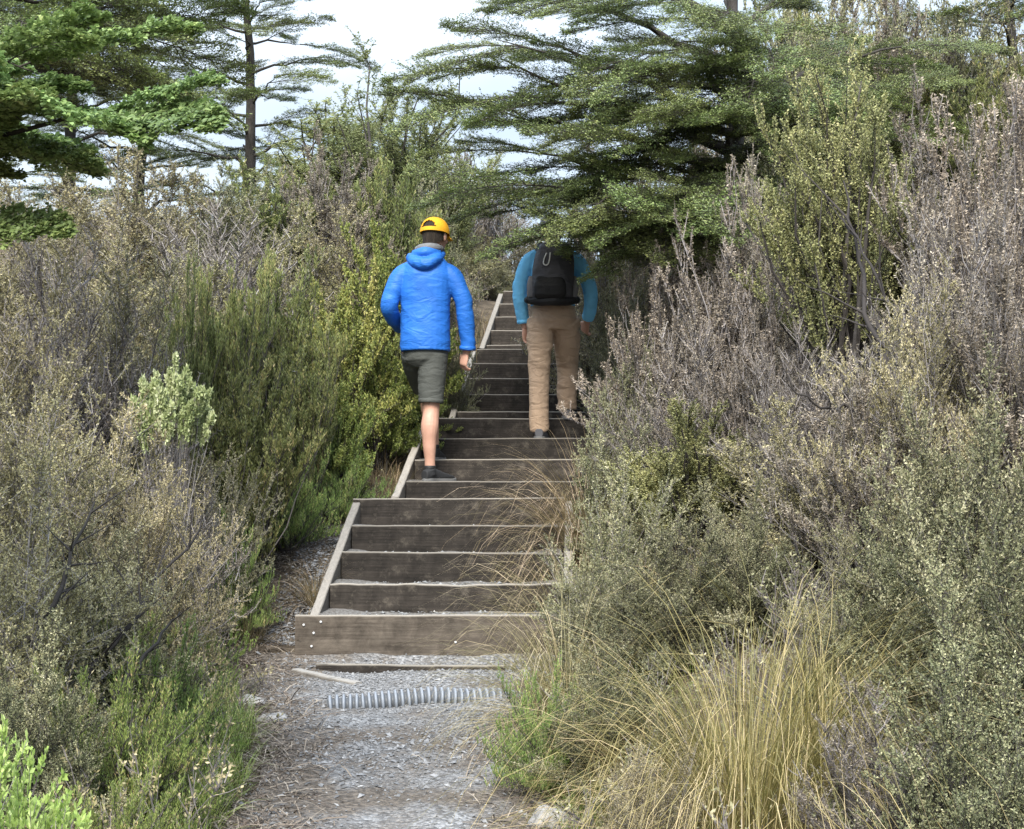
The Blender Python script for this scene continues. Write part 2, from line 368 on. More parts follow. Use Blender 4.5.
for fi, f in enumerate(FLIGHTS):
    zs = [px_z(y, d) for y, d in zip(f['y'], f['d'])]
    d0, d1 = f['d'][0], f['d'][-1]
    xl = lambda d: f['xl'][0] + (f['xl'][1] - f['xl'][0]) * (d - d0) / max(d1 - d0, .1)
    root = empty('timber_stair_flight', (xl(d0) + f['w'] / 2, d0, gz(xl(d0) + .5, d0)))
    tag(root, f['label'], 'stair flight', 'flights of timber track steps')
    prevz = px_z(655, 8.0) if fi == 0 else STEP[-1][2]
    for i, (d, z) in enumerate(zip(f['d'], zs)):
        front = fi == 0 and i == 0
        wide = (fi == 0 and i == 4)
        a = xl(d) - (.115 if front else .05 if wide else -.004)
        b = xl(d) + f['w'] + (.1 if front else .0)
        h = (z - prevz) + (.03 if not front else .02)
        tilt = rng.normal(0, .004)
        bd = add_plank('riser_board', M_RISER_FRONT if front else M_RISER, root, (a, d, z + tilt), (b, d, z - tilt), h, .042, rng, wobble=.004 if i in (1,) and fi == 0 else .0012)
        if front:
            bd['label'] = 'wide weathered brown front board'
            nb = NM()
            for (nx_, nz_) in ((305, 624), (322, 621), (315, 632), (313, 645), (456, 641)):
                c = np.array([px_x(nx_, 8.0), 7.998, px_z(nz_, 8.0)])
                an = np.linspace(0, 6.283, 9)[:-1]
                ring = np.stack([np.cos(an) * .0075, np.full(8, 0), np.sin(an) * .0075], -1)
                Vn = np.concatenate([c + ring, c + ring * .6 + np.array([0, -.005, 0]), c[None] + np.array([[0, -.006, 0]])])
                j = np.arange(8); j2 = (j + 1) % 8
                n1_ = NM(); n1_.add(Vn - c, np.stack([j, j2, 8 + j2, 8 + j], -1)); n1_.add(Vn - c, np.stack([8 + j, 8 + j2, np.full(8, 16)], -1))
                no = n1_.build('nail', [M_NAIL], bd)
                no.matrix_parent_inverse = (Matrix.Translation(bd.location) @ bd.rotation_quaternion.to_matrix().to_4x4()).inverted()
                no.location = Vector(c) - root.location
        STEP.append((fi, d, z)); prevz = z
    # side boards
    for side in (0, 1):
        off = -.055 if side == 0 else f['w'] + .004
        pts = [(d0 + .045 if fi == 0 else d0 - .28, zs[0] - (.02 if fi == 0 else .10))] + [(d + .03, z - .012) for d, z in zip(f['d'][1:], zs[1:])]
        nmx = NM()
        dd = np.array([p[0] for p in pts]); zz = np.array([p[1] for p in pts])
        s = np.linspace(dd[0], dd[-1], 30); z_ = np.interp(s, dd, np.poly1d(np.polyfit(dd, zz, 1))(dd))
        x_ = np.array([xl(v) for v in s]) + off
        wv = .003 * np.sin(s * 9 + fi) + .002 * np.sin(s * 31)
        Wd, Hh = .052, .19
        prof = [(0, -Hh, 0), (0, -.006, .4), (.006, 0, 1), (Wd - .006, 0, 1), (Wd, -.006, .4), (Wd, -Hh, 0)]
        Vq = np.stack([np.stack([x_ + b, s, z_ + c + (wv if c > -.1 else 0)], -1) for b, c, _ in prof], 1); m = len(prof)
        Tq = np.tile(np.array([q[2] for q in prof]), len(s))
        ii = np.arange(len(s) - 1)[:, None] * m; j = np.arange(m)[None]; j2 = (j + 1) % m
        c0 = Vq.reshape(-1, 3).mean(0)
        Vl = Vq.reshape(-1, 3) - c0; Vl = Vl[:, [1, 0, 2]] * np.array([1, -1, 1])      # local X runs up the board
        Fq = np.stack([ii + j, ii + m + j, ii + m + j2, ii + j2], -1).reshape(-1, 4)
        cp = np.array([np.arange(m)[::-1], (len(s) - 1) * m + np.arange(m)])
        nmx.add(Vl, Fq, tint=Tq); nmx.add(Vl[cp.ravel()], np.arange(cp.size).reshape(cp.shape), tint=Tq[cp.ravel()])
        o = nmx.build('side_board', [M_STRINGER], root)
        o.location = Vector(c0) - root.location; o.rotation_euler = (0, 0, R_(90))
    # packed gravel behind each board
    nmf = NM()
    for i, (d, z) in enumerate(zip(f['d'], zs)):
        e = f['d'][i + 1] if i + 1 < len(zs) else f['end']
        gx = np.linspace(xl(d) + .002, xl(d) + f['w'] - .002, 28); gy = np.linspace(d + .043, e - .002, 8)
        e_z = (zs[i + 1] - .1 if i + 1 < len(zs) else z)
        drop = .022 if (fi == 0) else .014
        fn = lambda X, Y: z - drop + .010 * wob(X, Y, 9, i + fi * 5) + .02 * (Y - d) + .018 * sstep((np.abs(X - gx.mean()) / (f['w'] / 2) - .6) / .4)
        Vg, Fg = grid_mesh('t', gx, gy, 0, fn)
        nmf.add(Vg - np.array(root.location), Fg)
    nmf.build('tread_fill', [M_FILL], root, smooth=True)
    if fi == 0:
        nmc = NM(); n = 900
        k = rng.integers(0, 4, n); dk = np.array(f['d'])[k]; yy = dk + .05 + rng.random(n) * .33
        xx = np.array([xl(v) for v in dk]) + rng.random(n) * (f['w'] - .04) + .02
        chips(np.stack([xx, yy, np.array(zs)[k] - .018 + .02 * (yy - dk)], -1) - np.array(root.location), np.clip(rng.gamma(2.5, .003, n), .004, .02), rng, nmc)
        tag(nmc.build('loose_stones', [M_STONE], root), kind='stuff')
def step_z(d):
    z = 0
    for (_, dd, zz) in STEP:
        if dd <= d: z = zz
    return z

# ---- ribbed drain pipe half buried across the path
M_PIPE = leaf_mat('grey_plastic_pipe_groove_shade', [(0, (.085, .09, .095)), (.45, (.165, .185, .21)), (1, (.25, .28, .32))], transl=0, rough=.45)  # dark end of the ramp is groove shade painted into the plastic's colour
nm = NM()
ribs = 30; sub = 8; K = ribs * sub + 1
s = np.linspace(0, 1, K)
cx = px_x(330, 6.95) + (px_x(520, 7.1) - px_x(330, 6.95)) * s; cy = 6.93 + .17 * s - .03 * np.sin(s * 3.1)
cz = ground(cx, cy) + .030 - .058 * (np.abs(s - .42) / .58) ** 2.2
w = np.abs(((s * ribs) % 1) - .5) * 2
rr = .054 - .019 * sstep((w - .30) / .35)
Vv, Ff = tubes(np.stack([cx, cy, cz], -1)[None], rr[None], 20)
off = np.array([cx.mean(), cy.mean(), cz.mean()]); nm.add(Vv - off, Ff, tint=np.repeat(1 - sstep((w - .25) / .4) * .92, 20))  # tint falls in the grooves, painting the shade between ribs
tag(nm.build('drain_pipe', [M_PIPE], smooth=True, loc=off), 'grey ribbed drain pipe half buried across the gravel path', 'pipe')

# ---- boards lying in the gravel below the stairs
M_OLD = wood_mat('grey_driftwood', (.12, .11, .10), (.22, .21, .195), (.27, .26, .245))
def loose_board(p0, p1, w, h, label, mat):
    rr_ = np.random.default_rng(3)
    o = add_plank('board', mat, None, p0, p1, h, w, rr_, wobble=.0012)
    tag(o, label, 'board', 'boards lying in the gravel'); return o
xa, xb = px_x(292, 7.55), px_x(356, 7.35)
loose_board((xa, 7.60, gz(xa, 7.60) + .028), (xb, 7.36, gz(xb, 7.36) + .026), .052, .04, 'short pale grey board lying askew in the gravel near the drain pipe', M_OLD)
xa, xb = px_x(318, 7.72), px_x(505, 7.72)
loose_board((xa, 7.70, gz(xa, 7.7) + .040), (xb, 7.74, gz(xb, 7.74) + .038), .035, .09, 'long dark board sunk level in the gravel below the front step', M_RISER)

# ---- pale rocks on the path edge
M_ROCK = noise_mat('pale_rock', [(.3, (.22, .215, .21)), (.7, (.42, .41, .40))], scale=9, bump=.6, bscale=22)
def rock(px, py, d, sx, sy, sz, label, seed):
    nmr = NM(); th = np.linspace(0, np.pi, 15); ph = np.linspace(0, 2 * np.pi, 25)[:-1]
    TH, PH = np.meshgrid(th, ph, indexing='ij')
    D = np.stack([np.sin(TH) * np.cos(PH), np.sin(TH) * np.sin(PH), np.cos(TH)], -1)
    rr_ = np.array([[1 + .28 * mnoise.noise(Vector(v) * 1.4 + Vector((seed, 0, 0))) + .12 * mnoise.noise(Vector(v) * 4 + Vector((seed, 3, 0))) for v in row] for row in D])
    Vr = (D * rr_[..., None] * np.array([sx, sy, sz])).reshape(-1, 3); n = 24
    a_ = np.arange(14 * 24); i_, j_ = a_ // 24, a_ % 24
    Fr = np.stack([i_ * n + j_, (i_ + 1) * n + j_, (i_ + 1) * n + (j_ + 1) % n, i_ * n + (j_ + 1) % n], -1)
    nmr.add(Vr, Fr)
    x = px_x(px, d); o = nmr.build('rock', [M_ROCK], smooth=True, loc=(x, d, gz(x, d) + sz * .25))
    tag(o, label, 'rock', 'rocks beside the path')
rock(252, 700, 6.85, .07, .05, .035, 'small pale rock at the gravel edge level with the drain pipe', 1.0)
rock(276, 716, 6.6, .075, .06, .03, 'flat pale rock just downhill of the drain pipe', 5.0)
rock(549, 820, 5.1, .07, .06, .05, 'grey rock under the dark green heath tuft beside the path', 9.0)
rock(355, 497, 9.62, .045, .05, .035, 'small grey rock on the bank beside the top of the lowest steps', 13.0)
# ------------------------------------------------------------------ plants: generators
def hemi_tips(r, n, R, H, flat, clumps, jit, top_bias, vary):
    """stem tips grouped in clumps over a dome: uneven outline with gaps"""
    c = np.arange(n) % clumps
    ct = np.arccos(1 - (1 - np.cos(R_(flat))) * ((np.arange(clumps) + .5) / clumps) ** top_bias)
    cp = np.arange(clumps) * 2.399963 + r.random() * 6
    cr = r.uniform(1 - vary, 1.06, clumps)
    D = np.stack([np.sin(ct) * np.cos(cp), np.sin(ct) * np.sin(cp), np.cos(ct)], -1)[c]
    D = norm(D + r.normal(0, jit, (n, 3))); D[:, 2] = np.abs(D[:, 2])
    rad = cr[c] * r.uniform(.72, 1.05, n)
    return D * rad[:, None] * np.array([R, R, H]), c

def gen_shrub(seed, stems=80, R=.5, H=1., flat=78, clumps=14, jit=.12, top_bias=.9, vary=.3, base=.07, ctrl=.25, stem_r=.004, twigs=26, t0=.3,
              tl=.17, twig_out=.55, up=.35, tr=.0011, lv=18, ll=.011, lw=.0042, lspread=.8, lup=.3, s0=.1, stem_seg=6, bare=0.0, droop=0.0, lift=0.0):
    r = np.random.default_rng(seed)
    tip, cl = hemi_tips(r, stems, R, H, flat, clumps, jit, top_bias, vary)
    tip[:, 2] = np.maximum(lift * H + (1 - lift) * tip[:, 2], .12 * H)
    p0 = np.concatenate([r.normal(0, base, (stems, 2)), np.full((stems, 1), -.06)], 1)
    p1 = np.concatenate([tip[:, :2] * ctrl + r.normal(0, .05 * R, (stems, 2)), tip[:, 2:] * r.uniform(.45, .75, (stems, 1))], 1)
    tip[:, 2] -= droop * np.linalg.norm(tip[:, :2], axis=1)
    t = np.linspace(0, 1, stem_seg)
    P = bez(p0[:, None], p1[:, None], tip[:, None], np.broadcast_to(t, (stems, stem_seg)))
    P[:, 1:-1] += r.normal(0, .012, (stems, stem_seg - 2, 3)) * H
    wood = NM(); fol = NM()
    rad = stem_r * r.uniform(.6, 1.4, (stems, 1)) * (1.05 - .85 * t)[None]
    V, F = tubes(P, rad, 4); wood.add(V, F, tint=np.repeat(r.random(stems), stem_seg * 4))
    n = stems * twigs
    si = np.repeat(np.arange(stems), twigs); tt = t0 + (1 - t0) * r.random(n) ** .8
    q = bez(p0[si], p1[si], tip[si], tt); td = norm(bezd(p0[si], p1[si], tip[si], tt))
    d = norm(td * (1 - twig_out) + runit(r, n) * twig_out + np.array([0, 0, up]))
    L = tl * r.uniform(.45, 1.3, n) * (1.25 - .6 * tt)
    mid = q + d * L[:, None] * .5 + runit(r, n) * L[:, None] * .06
    d2 = norm(d + np.array([0, 0, up * .5]) + runit(r, n) * .15)
    e = mid + d2 * L[:, None] * .5
    V, F = tubes(np.stack([q, mid, e], 1), np.stack([np.full(n, tr * 1.5), np.full(n, tr), np.full(n, tr * .6)], 1), 3)
    wood.add(V, F, tint=np.repeat(r.random(n), 9))
    has = np.where(r.random(n) >= bare)[0]
    m = len(has) * lv; ti = np.repeat(has, lv); s = s0 + (1.02 - s0) * r.random(m)
    pos = np.where((s < .5)[:, None], q[ti] + (mid[ti] - q[ti]) * (s * 2)[:, None], mid[ti] + (e[ti] - mid[ti]) * (s * 2 - 1)[:, None])
    ld = norm(d2[ti] * (1 - lspread) + runit(r, m) * lspread + np.array([0, 0, lup]))
    ln = norm(runit(r, m) + np.array([0, 0, .6]))
    V, F, k = leaves(pos, ld, ln, ll * r.uniform(.6, 1.35, m), lw * r.uniform(.7, 1.3, m))
    ctint = r.normal(0, .10, clumps)[cl[si]] + r.normal(0, .12, n)
    tint = np.clip(.5 + ctint[ti] + r.normal(0, .17, m), 0, 1)
    fol.add(V, F, tint=np.repeat(tint, k))
    return wood, fol

def gen_tussock(seed, n=700, L=.8, base=.07, spread=.5, droop=1.0, w=.0032, K=8, dead=.25, lean=(0, 0)):
    r = np.random.default_rng(seed); nm = NM()
    az = r.uniform(0, 6.283, n); b = np.sqrt(r.random(n)) * base
    ln = L * r.uniform(.45, 1.1, n); ti = np.abs(r.normal(0, spread, n)) * (.4 + b / base) + .08
    dx = np.stack([np.cos(az), np.sin(az), np.zeros(n)], -1)
    p = np.concatenate([dx[:, :2] * b[:, None], np.full((n, 1), -.03)], 1)
    isd = r.random(n) < dead; ti = np.where(isd, ti * 1.7 + .1, ti)
    P = [p]; ang = np.minimum(ti, 1.25); dr = droop * r.uniform(.6, 1.7, n) * (.7 + .5 * ti)
    hd = norm(dx + np.array([lean[0], lean[1], 0]) + r.normal(0, .25, (n, 3)) * np.array([1, 1, 0]))
    for k in range(1, K):
        s = k / (K - 1); a = np.minimum(ang + dr * s ** 2.3 * 1.35, 2.6)
        d = hd * np.sin(a)[:, None] + np.array([0, 0, 1.]) * np.cos(a)[:, None]
        p = p + d * (ln / (K - 1))[:, None]; P.append(p)
    P = np.stack(P, 1); P[:, 3:] += np.where((r.random(n) < .25)[:, None, None], np.cumsum(r.normal(0, .012, (n, K - 3, 3)), 1), 0)
    W = w * r.uniform(.6, 1.3, (n, 1)) * (1.0 - .8 * np.linspace(0, 1, K) ** 1.5)[None]
    sd = norm(np.cross(hd, [0, 0, 1.]) + r.normal(0, .3, (n, 3)))
    V, F = ribbons(P, W, sd)
    tint = np.clip(np.where(isd, r.uniform(.7, 1, n), r.uniform(.0, .6, n))[:, None] + .25 * (np.linspace(0, 1, K) ** 2)[None] + r.normal(0, .03, (n, K)), 0, 1)
    nm.add(V, F, tint=np.repeat(tint.reshape(-1), 2))
    return nm

def gen_spray(seed, leaf_l=.0155, leaf_w=.0105, sec=24, ter=13, lv=11, six=False, zj=.03, wid=.42, dens=1.0):
    """flat fan of beech twigs along +X, unit length"""
    r = np.random.default_rng(seed); wood = NM(); fol = NM()
    K = 7; t = np.linspace(0, 1, K)
    bend = r.normal(0, .06)
    ax = lambda u: np.stack([u, bend * np.sin(u * 2.6), .10 * u - .16 * u ** 2.2], -1)
    V, F = tubes(ax(t)[None], (.007 * (1.1 - t))[None], 5); wood.add(V, F)
    u = np.linspace(.10, .985, sec) + r.normal(0, .012, sec); side = np.where(np.arange(sec) % 2, 1., -1.)
    p = ax(u); an = R_(1) * r.uniform(38, 62, sec) * (1.05 - .35 * u)
    sl = wid * (np.clip(1.02 - u, 0, 1) ** .62) * np.clip(u * 3.2, .35, 1) * r.uniform(.6, 1.12, sec) + .035
    d = np.stack([np.cos(an), side * np.sin(an), r.normal(.02, .12, sec)], -1)
    cur = np.stack([.35 * np.ones(sec), -side * .12, r.normal(-.08, .08, sec)], -1)
    sp = lambda v, i: p[i] + d[i] * (sl[i] * v)[..., None] + cur[i] * (sl[i] * v * v)[..., None] * .5
    vv = np.linspace(0, 1, 5)
    P = np.stack([sp(np.full(sec, v), np.arange(sec)) for v in vv], 1)
    V, F = tubes(P, (.0032 * (1.1 - vv))[None] * np.ones((sec, 1)), 3); wood.add(V, F)
    n = sec * ter; si = np.repeat(np.arange(sec), ter); v = np.tile(np.linspace(.12, 1, ter), sec) + r.normal(0, .02, n); s2 = np.tile(np.where(np.arange(ter) % 2, 1., -1.), sec)
    q = sp(v, si); dd = norm(d[si] + cur[si] * v[:, None])
    perp = np.stack([-dd[:, 1], dd[:, 0], np.zeros(n)], -1)
    a2 = R_(1) * r.uniform(30, 60, n)
    td = norm(dd * np.cos(a2)[:, None] + perp * (s2 * np.sin(a2))[:, None] + np.stack([np.zeros(n), np.zeros(n), r.normal(.10, .22, n)], -1))
    tln = (.055 + .075 * (sl[si] / wid)) * (1.15 - .6 * v) * r.uniform(.6, 1.25, n)
    e = q + td * tln[:, None]
    V, F = tubes(np.stack([q, e], 1), np.tile(np.array([[.0014, .0007]]), (n, 1)), 3); wood.add(V, F)
    keep = np.where(r.random(n) < dens)[0]
    m = len(keep) * lv; ti = np.repeat(keep, lv); w_ = np.tile(np.linspace(.08, 1.04, lv), len(keep)); s3 = np.tile(np.where(np.arange(lv) % 2, 1., -1.), len(keep))
    pos = q[ti] + td[ti] * (tln[ti] * w_)[:, None] + r.normal(0, .003, (m, 3))
    pp = np.stack([-td[ti][:, 1], td[ti][:, 0], np.zeros(m)], -1)
    ld = norm(td[ti] * .55 + pp * (s3 * .75)[:, None] + r.normal(0, .28, (m, 3)) + np.array([0, 0, .12]))
    ln = norm(np.array([0, 0, 1.]) + r.normal(0, .42, (m, 3)))
    pos[:, 2] += r.normal(0, zj * .25, m)
    V, F, k = leaves(pos, ld, ln, leaf_l * r.uniform(.7, 1.25, m), leaf_w * r.uniform(.8, 1.2, m), six)
    tw = r.normal(0, .12, n)
    fol.add(V, F, tint=np.repeat(np.clip(.42 + tw[ti] + r.normal(0, .15, m) + .22 * (v[ti] - .5), 0, 1), k))
    return wood, fol

# ------------------------------------------------------------------ plant materials
g = lambda *c: c
M_WOODGREY = leaf_mat('grey_twig_bark', [(0, (0.070, 0.061, 0.058)), (.5, (0.158, 0.142, 0.142)), (1, (0.316, 0.297, 0.297))], transl=0, rough=.85)
M_WOODDARK = leaf_mat('dark_twig_bark', [(0, (.018, .016, .015)), (.6, (.05, .043, .04)), (1, (.11, .10, .095))], transl=0, rough=.85)
M_BEECHBARK = noise_mat('beech_bark', [(.3, (.022, .02, .018)), (.6, (.06, .054, .048)), (.75, (.13, .125, .115))], scale=9, bump=.7, bscale=30, stretch=(1, 1, .35))
M_BROWN = leaf_mat('grey_brown_leaf', [(0, (0.084, 0.078, 0.039)), (.35, (0.219, 0.201, 0.101)), (.7, (0.393, 0.358, 0.195)), (1, (0.606, 0.540, 0.338))])
M_MAUVE = leaf_mat('mauve_brown_leaf', [(0, (.082, .070, .052)), (.35, (.205, .178, .135)), (.7, (.355, .31, .24)), (1, (.54, .47, .38))])
M_OLIVE = leaf_mat('grey_olive_leaf', [(0, (0.065, 0.076, 0.039)), (.4, (0.178, 0.186, 0.099)), (.75, (0.340, 0.329, 0.189)), (1, (0.540, 0.508, 0.335))])
M_PLUME = leaf_mat('feathery_green_leaf', [(0, (0.079, 0.106, 0.037)), (.5, (0.208, 0.238, 0.083)), (.85, (0.347, 0.338, 0.129)), (1, (0.596, 0.488, 0.239))])
M_HEBE = leaf_mat('yellow_green_leaf', [(0, (.07, .10, .028)), (.45, (.185, .23, .060)), (.8, (.33, .35, .10)), (1, (.48, .46, .16))])
M_HEATH = leaf_mat('fresh_green_leaf', [(0, (0.092, 0.154, 0.038)), (.5, (0.230, 0.320, 0.085)), (.85, (0.368, 0.420, 0.138)), (1, (0.690, 0.552, 0.275))])
M_PALE = leaf_mat('pale_green_leaf', [(0, (0.193, 0.262, 0.097)), (.5, (0.373, 0.455, 0.207)), (1, (0.690, 0.731, 0.469))])
M_LIME = leaf_mat('lime_green_leaf', [(0, (0.261, 0.368, 0.084)), (.5, (0.470, 0.589, 0.169)), (1, (0.678, 0.737, 0.338))], transl=.35)
M_MANUKA = leaf_mat('pale_olive_leaf', [(0, (0.139, 0.147, 0.062)), (.45, (0.287, 0.287, 0.124)), (.85, (0.451, 0.427, 0.202)), (1, (0.559, 0.497, 0.279))])
M_BEECH = leaf_mat('beech_leaf', [(0, (0.064, 0.090, 0.030)), (.5, (0.164, 0.212, 0.067)), (.85, (0.290, 0.331, 0.113)), (1, (0.431, 0.448, 0.165))], spec=.5, rough=.45)
M_BEECHN = leaf_mat('young_beech_leaf', [(0, (0.089, 0.136, 0.046)), (.5, (0.194, 0.271, 0.092)), (.85, (0.326, 0.414, 0.144)), (1, (0.475, 0.527, 0.235))], transl=.3, rough=.5)
M_FEATHER = leaf_mat('soft_green_leaf', [(0, (0.162, 0.194, 0.082)), (.5, (0.324, 0.365, 0.162)), (1, (0.551, 0.551, 0.308))], transl=.35)
M_TUSS = leaf_mat('golden_tussock_blade', [(0, (0.123, 0.118, 0.036)), (.35, (0.256, 0.214, 0.077)), (.7, (0.451, 0.351, 0.162)), (1, (0.657, 0.511, 0.299))], rough=.45)
M_TUSSR = leaf_mat('straw_tussock_blade', [(0, (.10, .10, .04)), (.4, (.24, .20, .10)), (.75, (.40, .31, .19)), (1, (.60, .49, .34))], rough=.45)
M_GRASS = leaf_mat('green_grass_blade', [(0, (0.075, 0.128, 0.027)), (.5, (0.165, 0.232, 0.060)), (.8, (0.285, 0.300, 0.112)), (1, (0.630, 0.540, 0.300))], rough=.5)
M_FLOWER = leaf_mat('white_petal', [(0, (.7, .7, .68)), (1, (.82, .82, .8))], transl=.2)

# ------------------------------------------------------------------ shrub kinds: name, meshes, materials
KINDS = {}
def kind(key, name, cat, wm, fm, variants, **kw):
    L = []
    for s in range(variants):
        w, f = gen_shrub(17 * s + sum(map(ord, key)), **kw)
        L.append((w.mesh(name + '_stems'), f.mesh(name + '_foliage')))
        L[-1][0].materials.append(wm); L[-1][1].materials.append(fm)
        A = np.concatenate(f.V); L[-1] += (np.percentile(np.hypot(A[:, 0], A[:, 1]), 95), np.percentile(A[:, 2], 99))
    KINDS[key] = dict(name=name, cat=cat, L=L, i=0)
kind('brown', 'heath_shrub', 'shrub', M_WOODGREY, M_BROWN, 3, stems=80, R=.62, clumps=24, jit=.075, twigs=26, lv=30, ll=0.0145, lw=0.0062, vary=.38, ctrl=.30, tl=0.156, twig_out=.68, up=.45, flat=88, stem_r=.003, H=1.45, tr=0.0015)
kind('brown_fine', 'heath_shrub', 'shrub', M_WOODGREY, M_BROWN, 2, stems=90, R=.62, clumps=24, jit=.075, twigs=34, lv=32, ll=0.0115, lw=0.0048, vary=.4, ctrl=.30, tl=0.148, twig_out=.68, up=.45, flat=88, stem_r=.003, H=1.3)
kind('olive_fine', 'small_leaved_shrub', 'shrub', M_WOODDARK, M_OLIVE, 2, stems=90, R=.6, clumps=24, jit=.075, flat=86, twigs=34, lv=32, ll=0.0115, lw=0.0054, vary=.4, ctrl=.28, tl=0.148, up=.45, twig_out=.65, stem_r=.003, H=1.3)
kind('twiggy', 'heath_shrub', 'shrub', M_WOODGREY, M_MAUVE, 2, stems=90, R=.55, clumps=24, jit=.075, flat=76, twigs=28, lv=17, ll=0.013, lw=0.005, vary=.38, ctrl=.30, tl=0.164, up=0.6, bare=.25, twig_out=.62, tr=0.0018, stem_r=.003, H=1.45)
kind('mauve', 'heath_shrub', 'shrub', M_WOODGREY, M_MAUVE, 3, stems=80, R=.52, clumps=24, jit=.075, flat=66, twigs=26, lv=31, ll=0.0135, lw=0.0056, vary=.36, ctrl=.35, tl=0.148, up=0.85, twig_out=0.48, stem_r=.003, H=1.45, tr=0.0016)
kind('olive', 'small_leaved_shrub', 'shrub', M_WOODGREY, M_OLIVE, 3, stems=80, R=.6, clumps=24, jit=.075, flat=86, twigs=27, lv=30, ll=0.0145, lw=0.007, vary=.38, ctrl=.28, tl=0.156, up=.45, twig_out=.65, stem_r=.003, H=1.45)
kind('plume', 'feathery_shrub', 'shrub', M_WOODDARK, M_PLUME, 2, stems=60, R=.42, clumps=18, flat=52, twigs=42, lv=28, ll=0.022, lw=0.0045, vary=.4, ctrl=.55, tl=0.14, up=1.1, twig_out=.5, t0=.12, lspread=.55, lup=.7, jit=.08, H=1.35)
kind('hebe', 'hebe_bush', 'bush', M_WOODDARK, M_HEBE, 2, stems=90, R=.58, clumps=26, flat=90, twigs=24, lv=24, ll=0.02, lw=0.0105, vary=.3, ctrl=.25, tl=.13, up=.7, twig_out=.5, t0=.5, jit=.09, s0=.2, H=1.15, lift=0.12)
kind('heath', 'green_heath', 'shrub', M_WOODDARK, M_HEATH, 2, stems=90, R=.66, H=.75, clumps=30, flat=88, twigs=28, lv=26, ll=.016, lw=.0042, vary=.4, ctrl=.4, tl=.13, up=.9, twig_out=.55, t0=.15, lspread=.6, lup=.6)
kind('pale', 'white_flowered_shrub', 'shrub', M_WOODGREY, M_PALE, 1, stems=70, R=0.34, H=1.25, clumps=18, flat=88, twigs=18, lv=22, ll=0.024, lw=0.014, vary=0.1, ctrl=.25, tl=0.07, up=.7, t0=0.86, s0=.4, lift=0.8)
kind('lime', 'lime_leaved_shrub', 'shrub', M_WOODGREY, M_LIME, 1, stems=170, R=.6, H=.9, clumps=46, flat=88, twigs=24, lv=24, ll=0.0145, lw=0.0078, vary=0.06, ctrl=.25, tl=0.1, up=.5, t0=0.55, s0=.3, lspread=.6, lup=.2, lift=0.42)
kind('manuka', 'manuka_bush', 'bush', M_WOODDARK, M_MANUKA, 2, stems=60, R=0.62, clumps=18, flat=58, twigs=44, lv=44, ll=0.012, lw=0.0062, vary=.34, ctrl=.30, tl=0.18, up=.7, twig_out=.58, t0=.42, stem_r=0.011, base=.05, H=1.8, lift=0.2)
kind('feather_tree', 'young_tree', 'tree', M_WOODDARK, M_FEATHER, 2, stems=44, R=0.62, clumps=22, flat=50, twigs=40, lv=22, ll=0.022, lw=0.0085, vary=.45, ctrl=.30, tl=0.2, up=.7, twig_out=.65, t0=.10, jit=.2, base=.03, H=2.4, stem_r=0.009)

USED = {}
def shrub(key, px, top, d, wide, label, group, rz=None, flowers=0):
    """a shrub whose top stands at height px_z(top, d); wide = width in photo pixels"""
    if d < 6.7 and key in ('brown', 'olive'): key += '_fine'
    K = KINDS[key]; v = K['i'] % len(K['L']); K['i'] += 1
    x = px_x(px, d); z = gz(x, d); h = max(px_z(top, d) - z, .25)
    r = random.Random(f"{key}{px}{top}")
    root = empty(K['name'], (x, d, z - .02), r.uniform(0, 6.28) if rz is None else rz)
    w, f, fr, fh = K['L'][v]
    sx = wide * d / F_PX / (2 * fr) * 1.08; sz = h / fh
    room = max(float(np.interp(d, EL[:, 0], EL[:, 1])) - x, x - float(np.interp(d, ER[:, 0], ER[:, 1])))
    if key not in ('plume', 'manuka', 'feather_tree', 'lime', 'pale') and room > .25: sx = max(sx, min(sz / 1.55, (room + .25) / fr))
    root.scale = (sx, sx, sz)
    tag(root, label, K['cat'], group)
    link('stems', w, root); link('foliage', f, root)
    if flowers:
        rr = np.random.default_rng(flowers); co = np.array([q.co[:] for q in list(f.vertices)[::997]])
        cand = co[(co[:, 2] > .45 * fh)]
        for q in cand[rr.choice(len(cand), min(flowers, len(cand)), replace=False)]:
            link('flower', flower_mesh(), root, loc=Vector(q) + Vector((0, 0, .012)))
    return root
_fm = []
def flower_mesh():
    if not _fm:
        nm = NM(); an = np.arange(5) * 1.2566
        dv = np.stack([np.cos(an), np.sin(an), np.full(5, .35)], -1)
        V, F, k = leaves(np.zeros((5, 3)), dv, np.tile([[0, 0, 1.]], (5, 1)) + dv * .1, .011, .010, True)
        nm.add(V, F, tint=.6); me = nm.mesh('flower'); me.materials.append(M_FLOWER); _fm.append(me)
    return _fm[0]

# ------------------------------------------------------------------ beech trees
SPR = []
for s in range(4):
    w, f = gen_spray(31 + s, dens=.88, lv=11)
    mw, mf = w.mesh('spray_twigs', True), f.mesh('spray_leaves'); mw.materials.append(M_BEECHBARK); mf.materials.append(M_BEECH); SPR.append((mw, mf))
SPRB = []
for s in range(3):
    w, f = gen_spray(51 + s, dens=.82, leaf_l=.018, leaf_w=.012, sec=22, ter=12, lv=11)
    mw, mf = w.mesh('open_spray_twigs', True), f.mesh('open_spray_leaves'); mw.materials.append(M_BEECHBARK); mf.materials.append(M_BEECH); SPRB.append((mw, mf))
SPRN = []
for s in range(2):
    w, f = gen_spray(71 + s, leaf_l=.038, leaf_w=.026, sec=21, ter=11, lv=11, six=True)
    mw, mf = w.mesh('near_spray_twigs', True), f.mesh('near_spray_leaves'); mw.materials.append(M_BEECHBARK); mf.materials.append(M_BEECHN); SPRN.append((mw, mf))

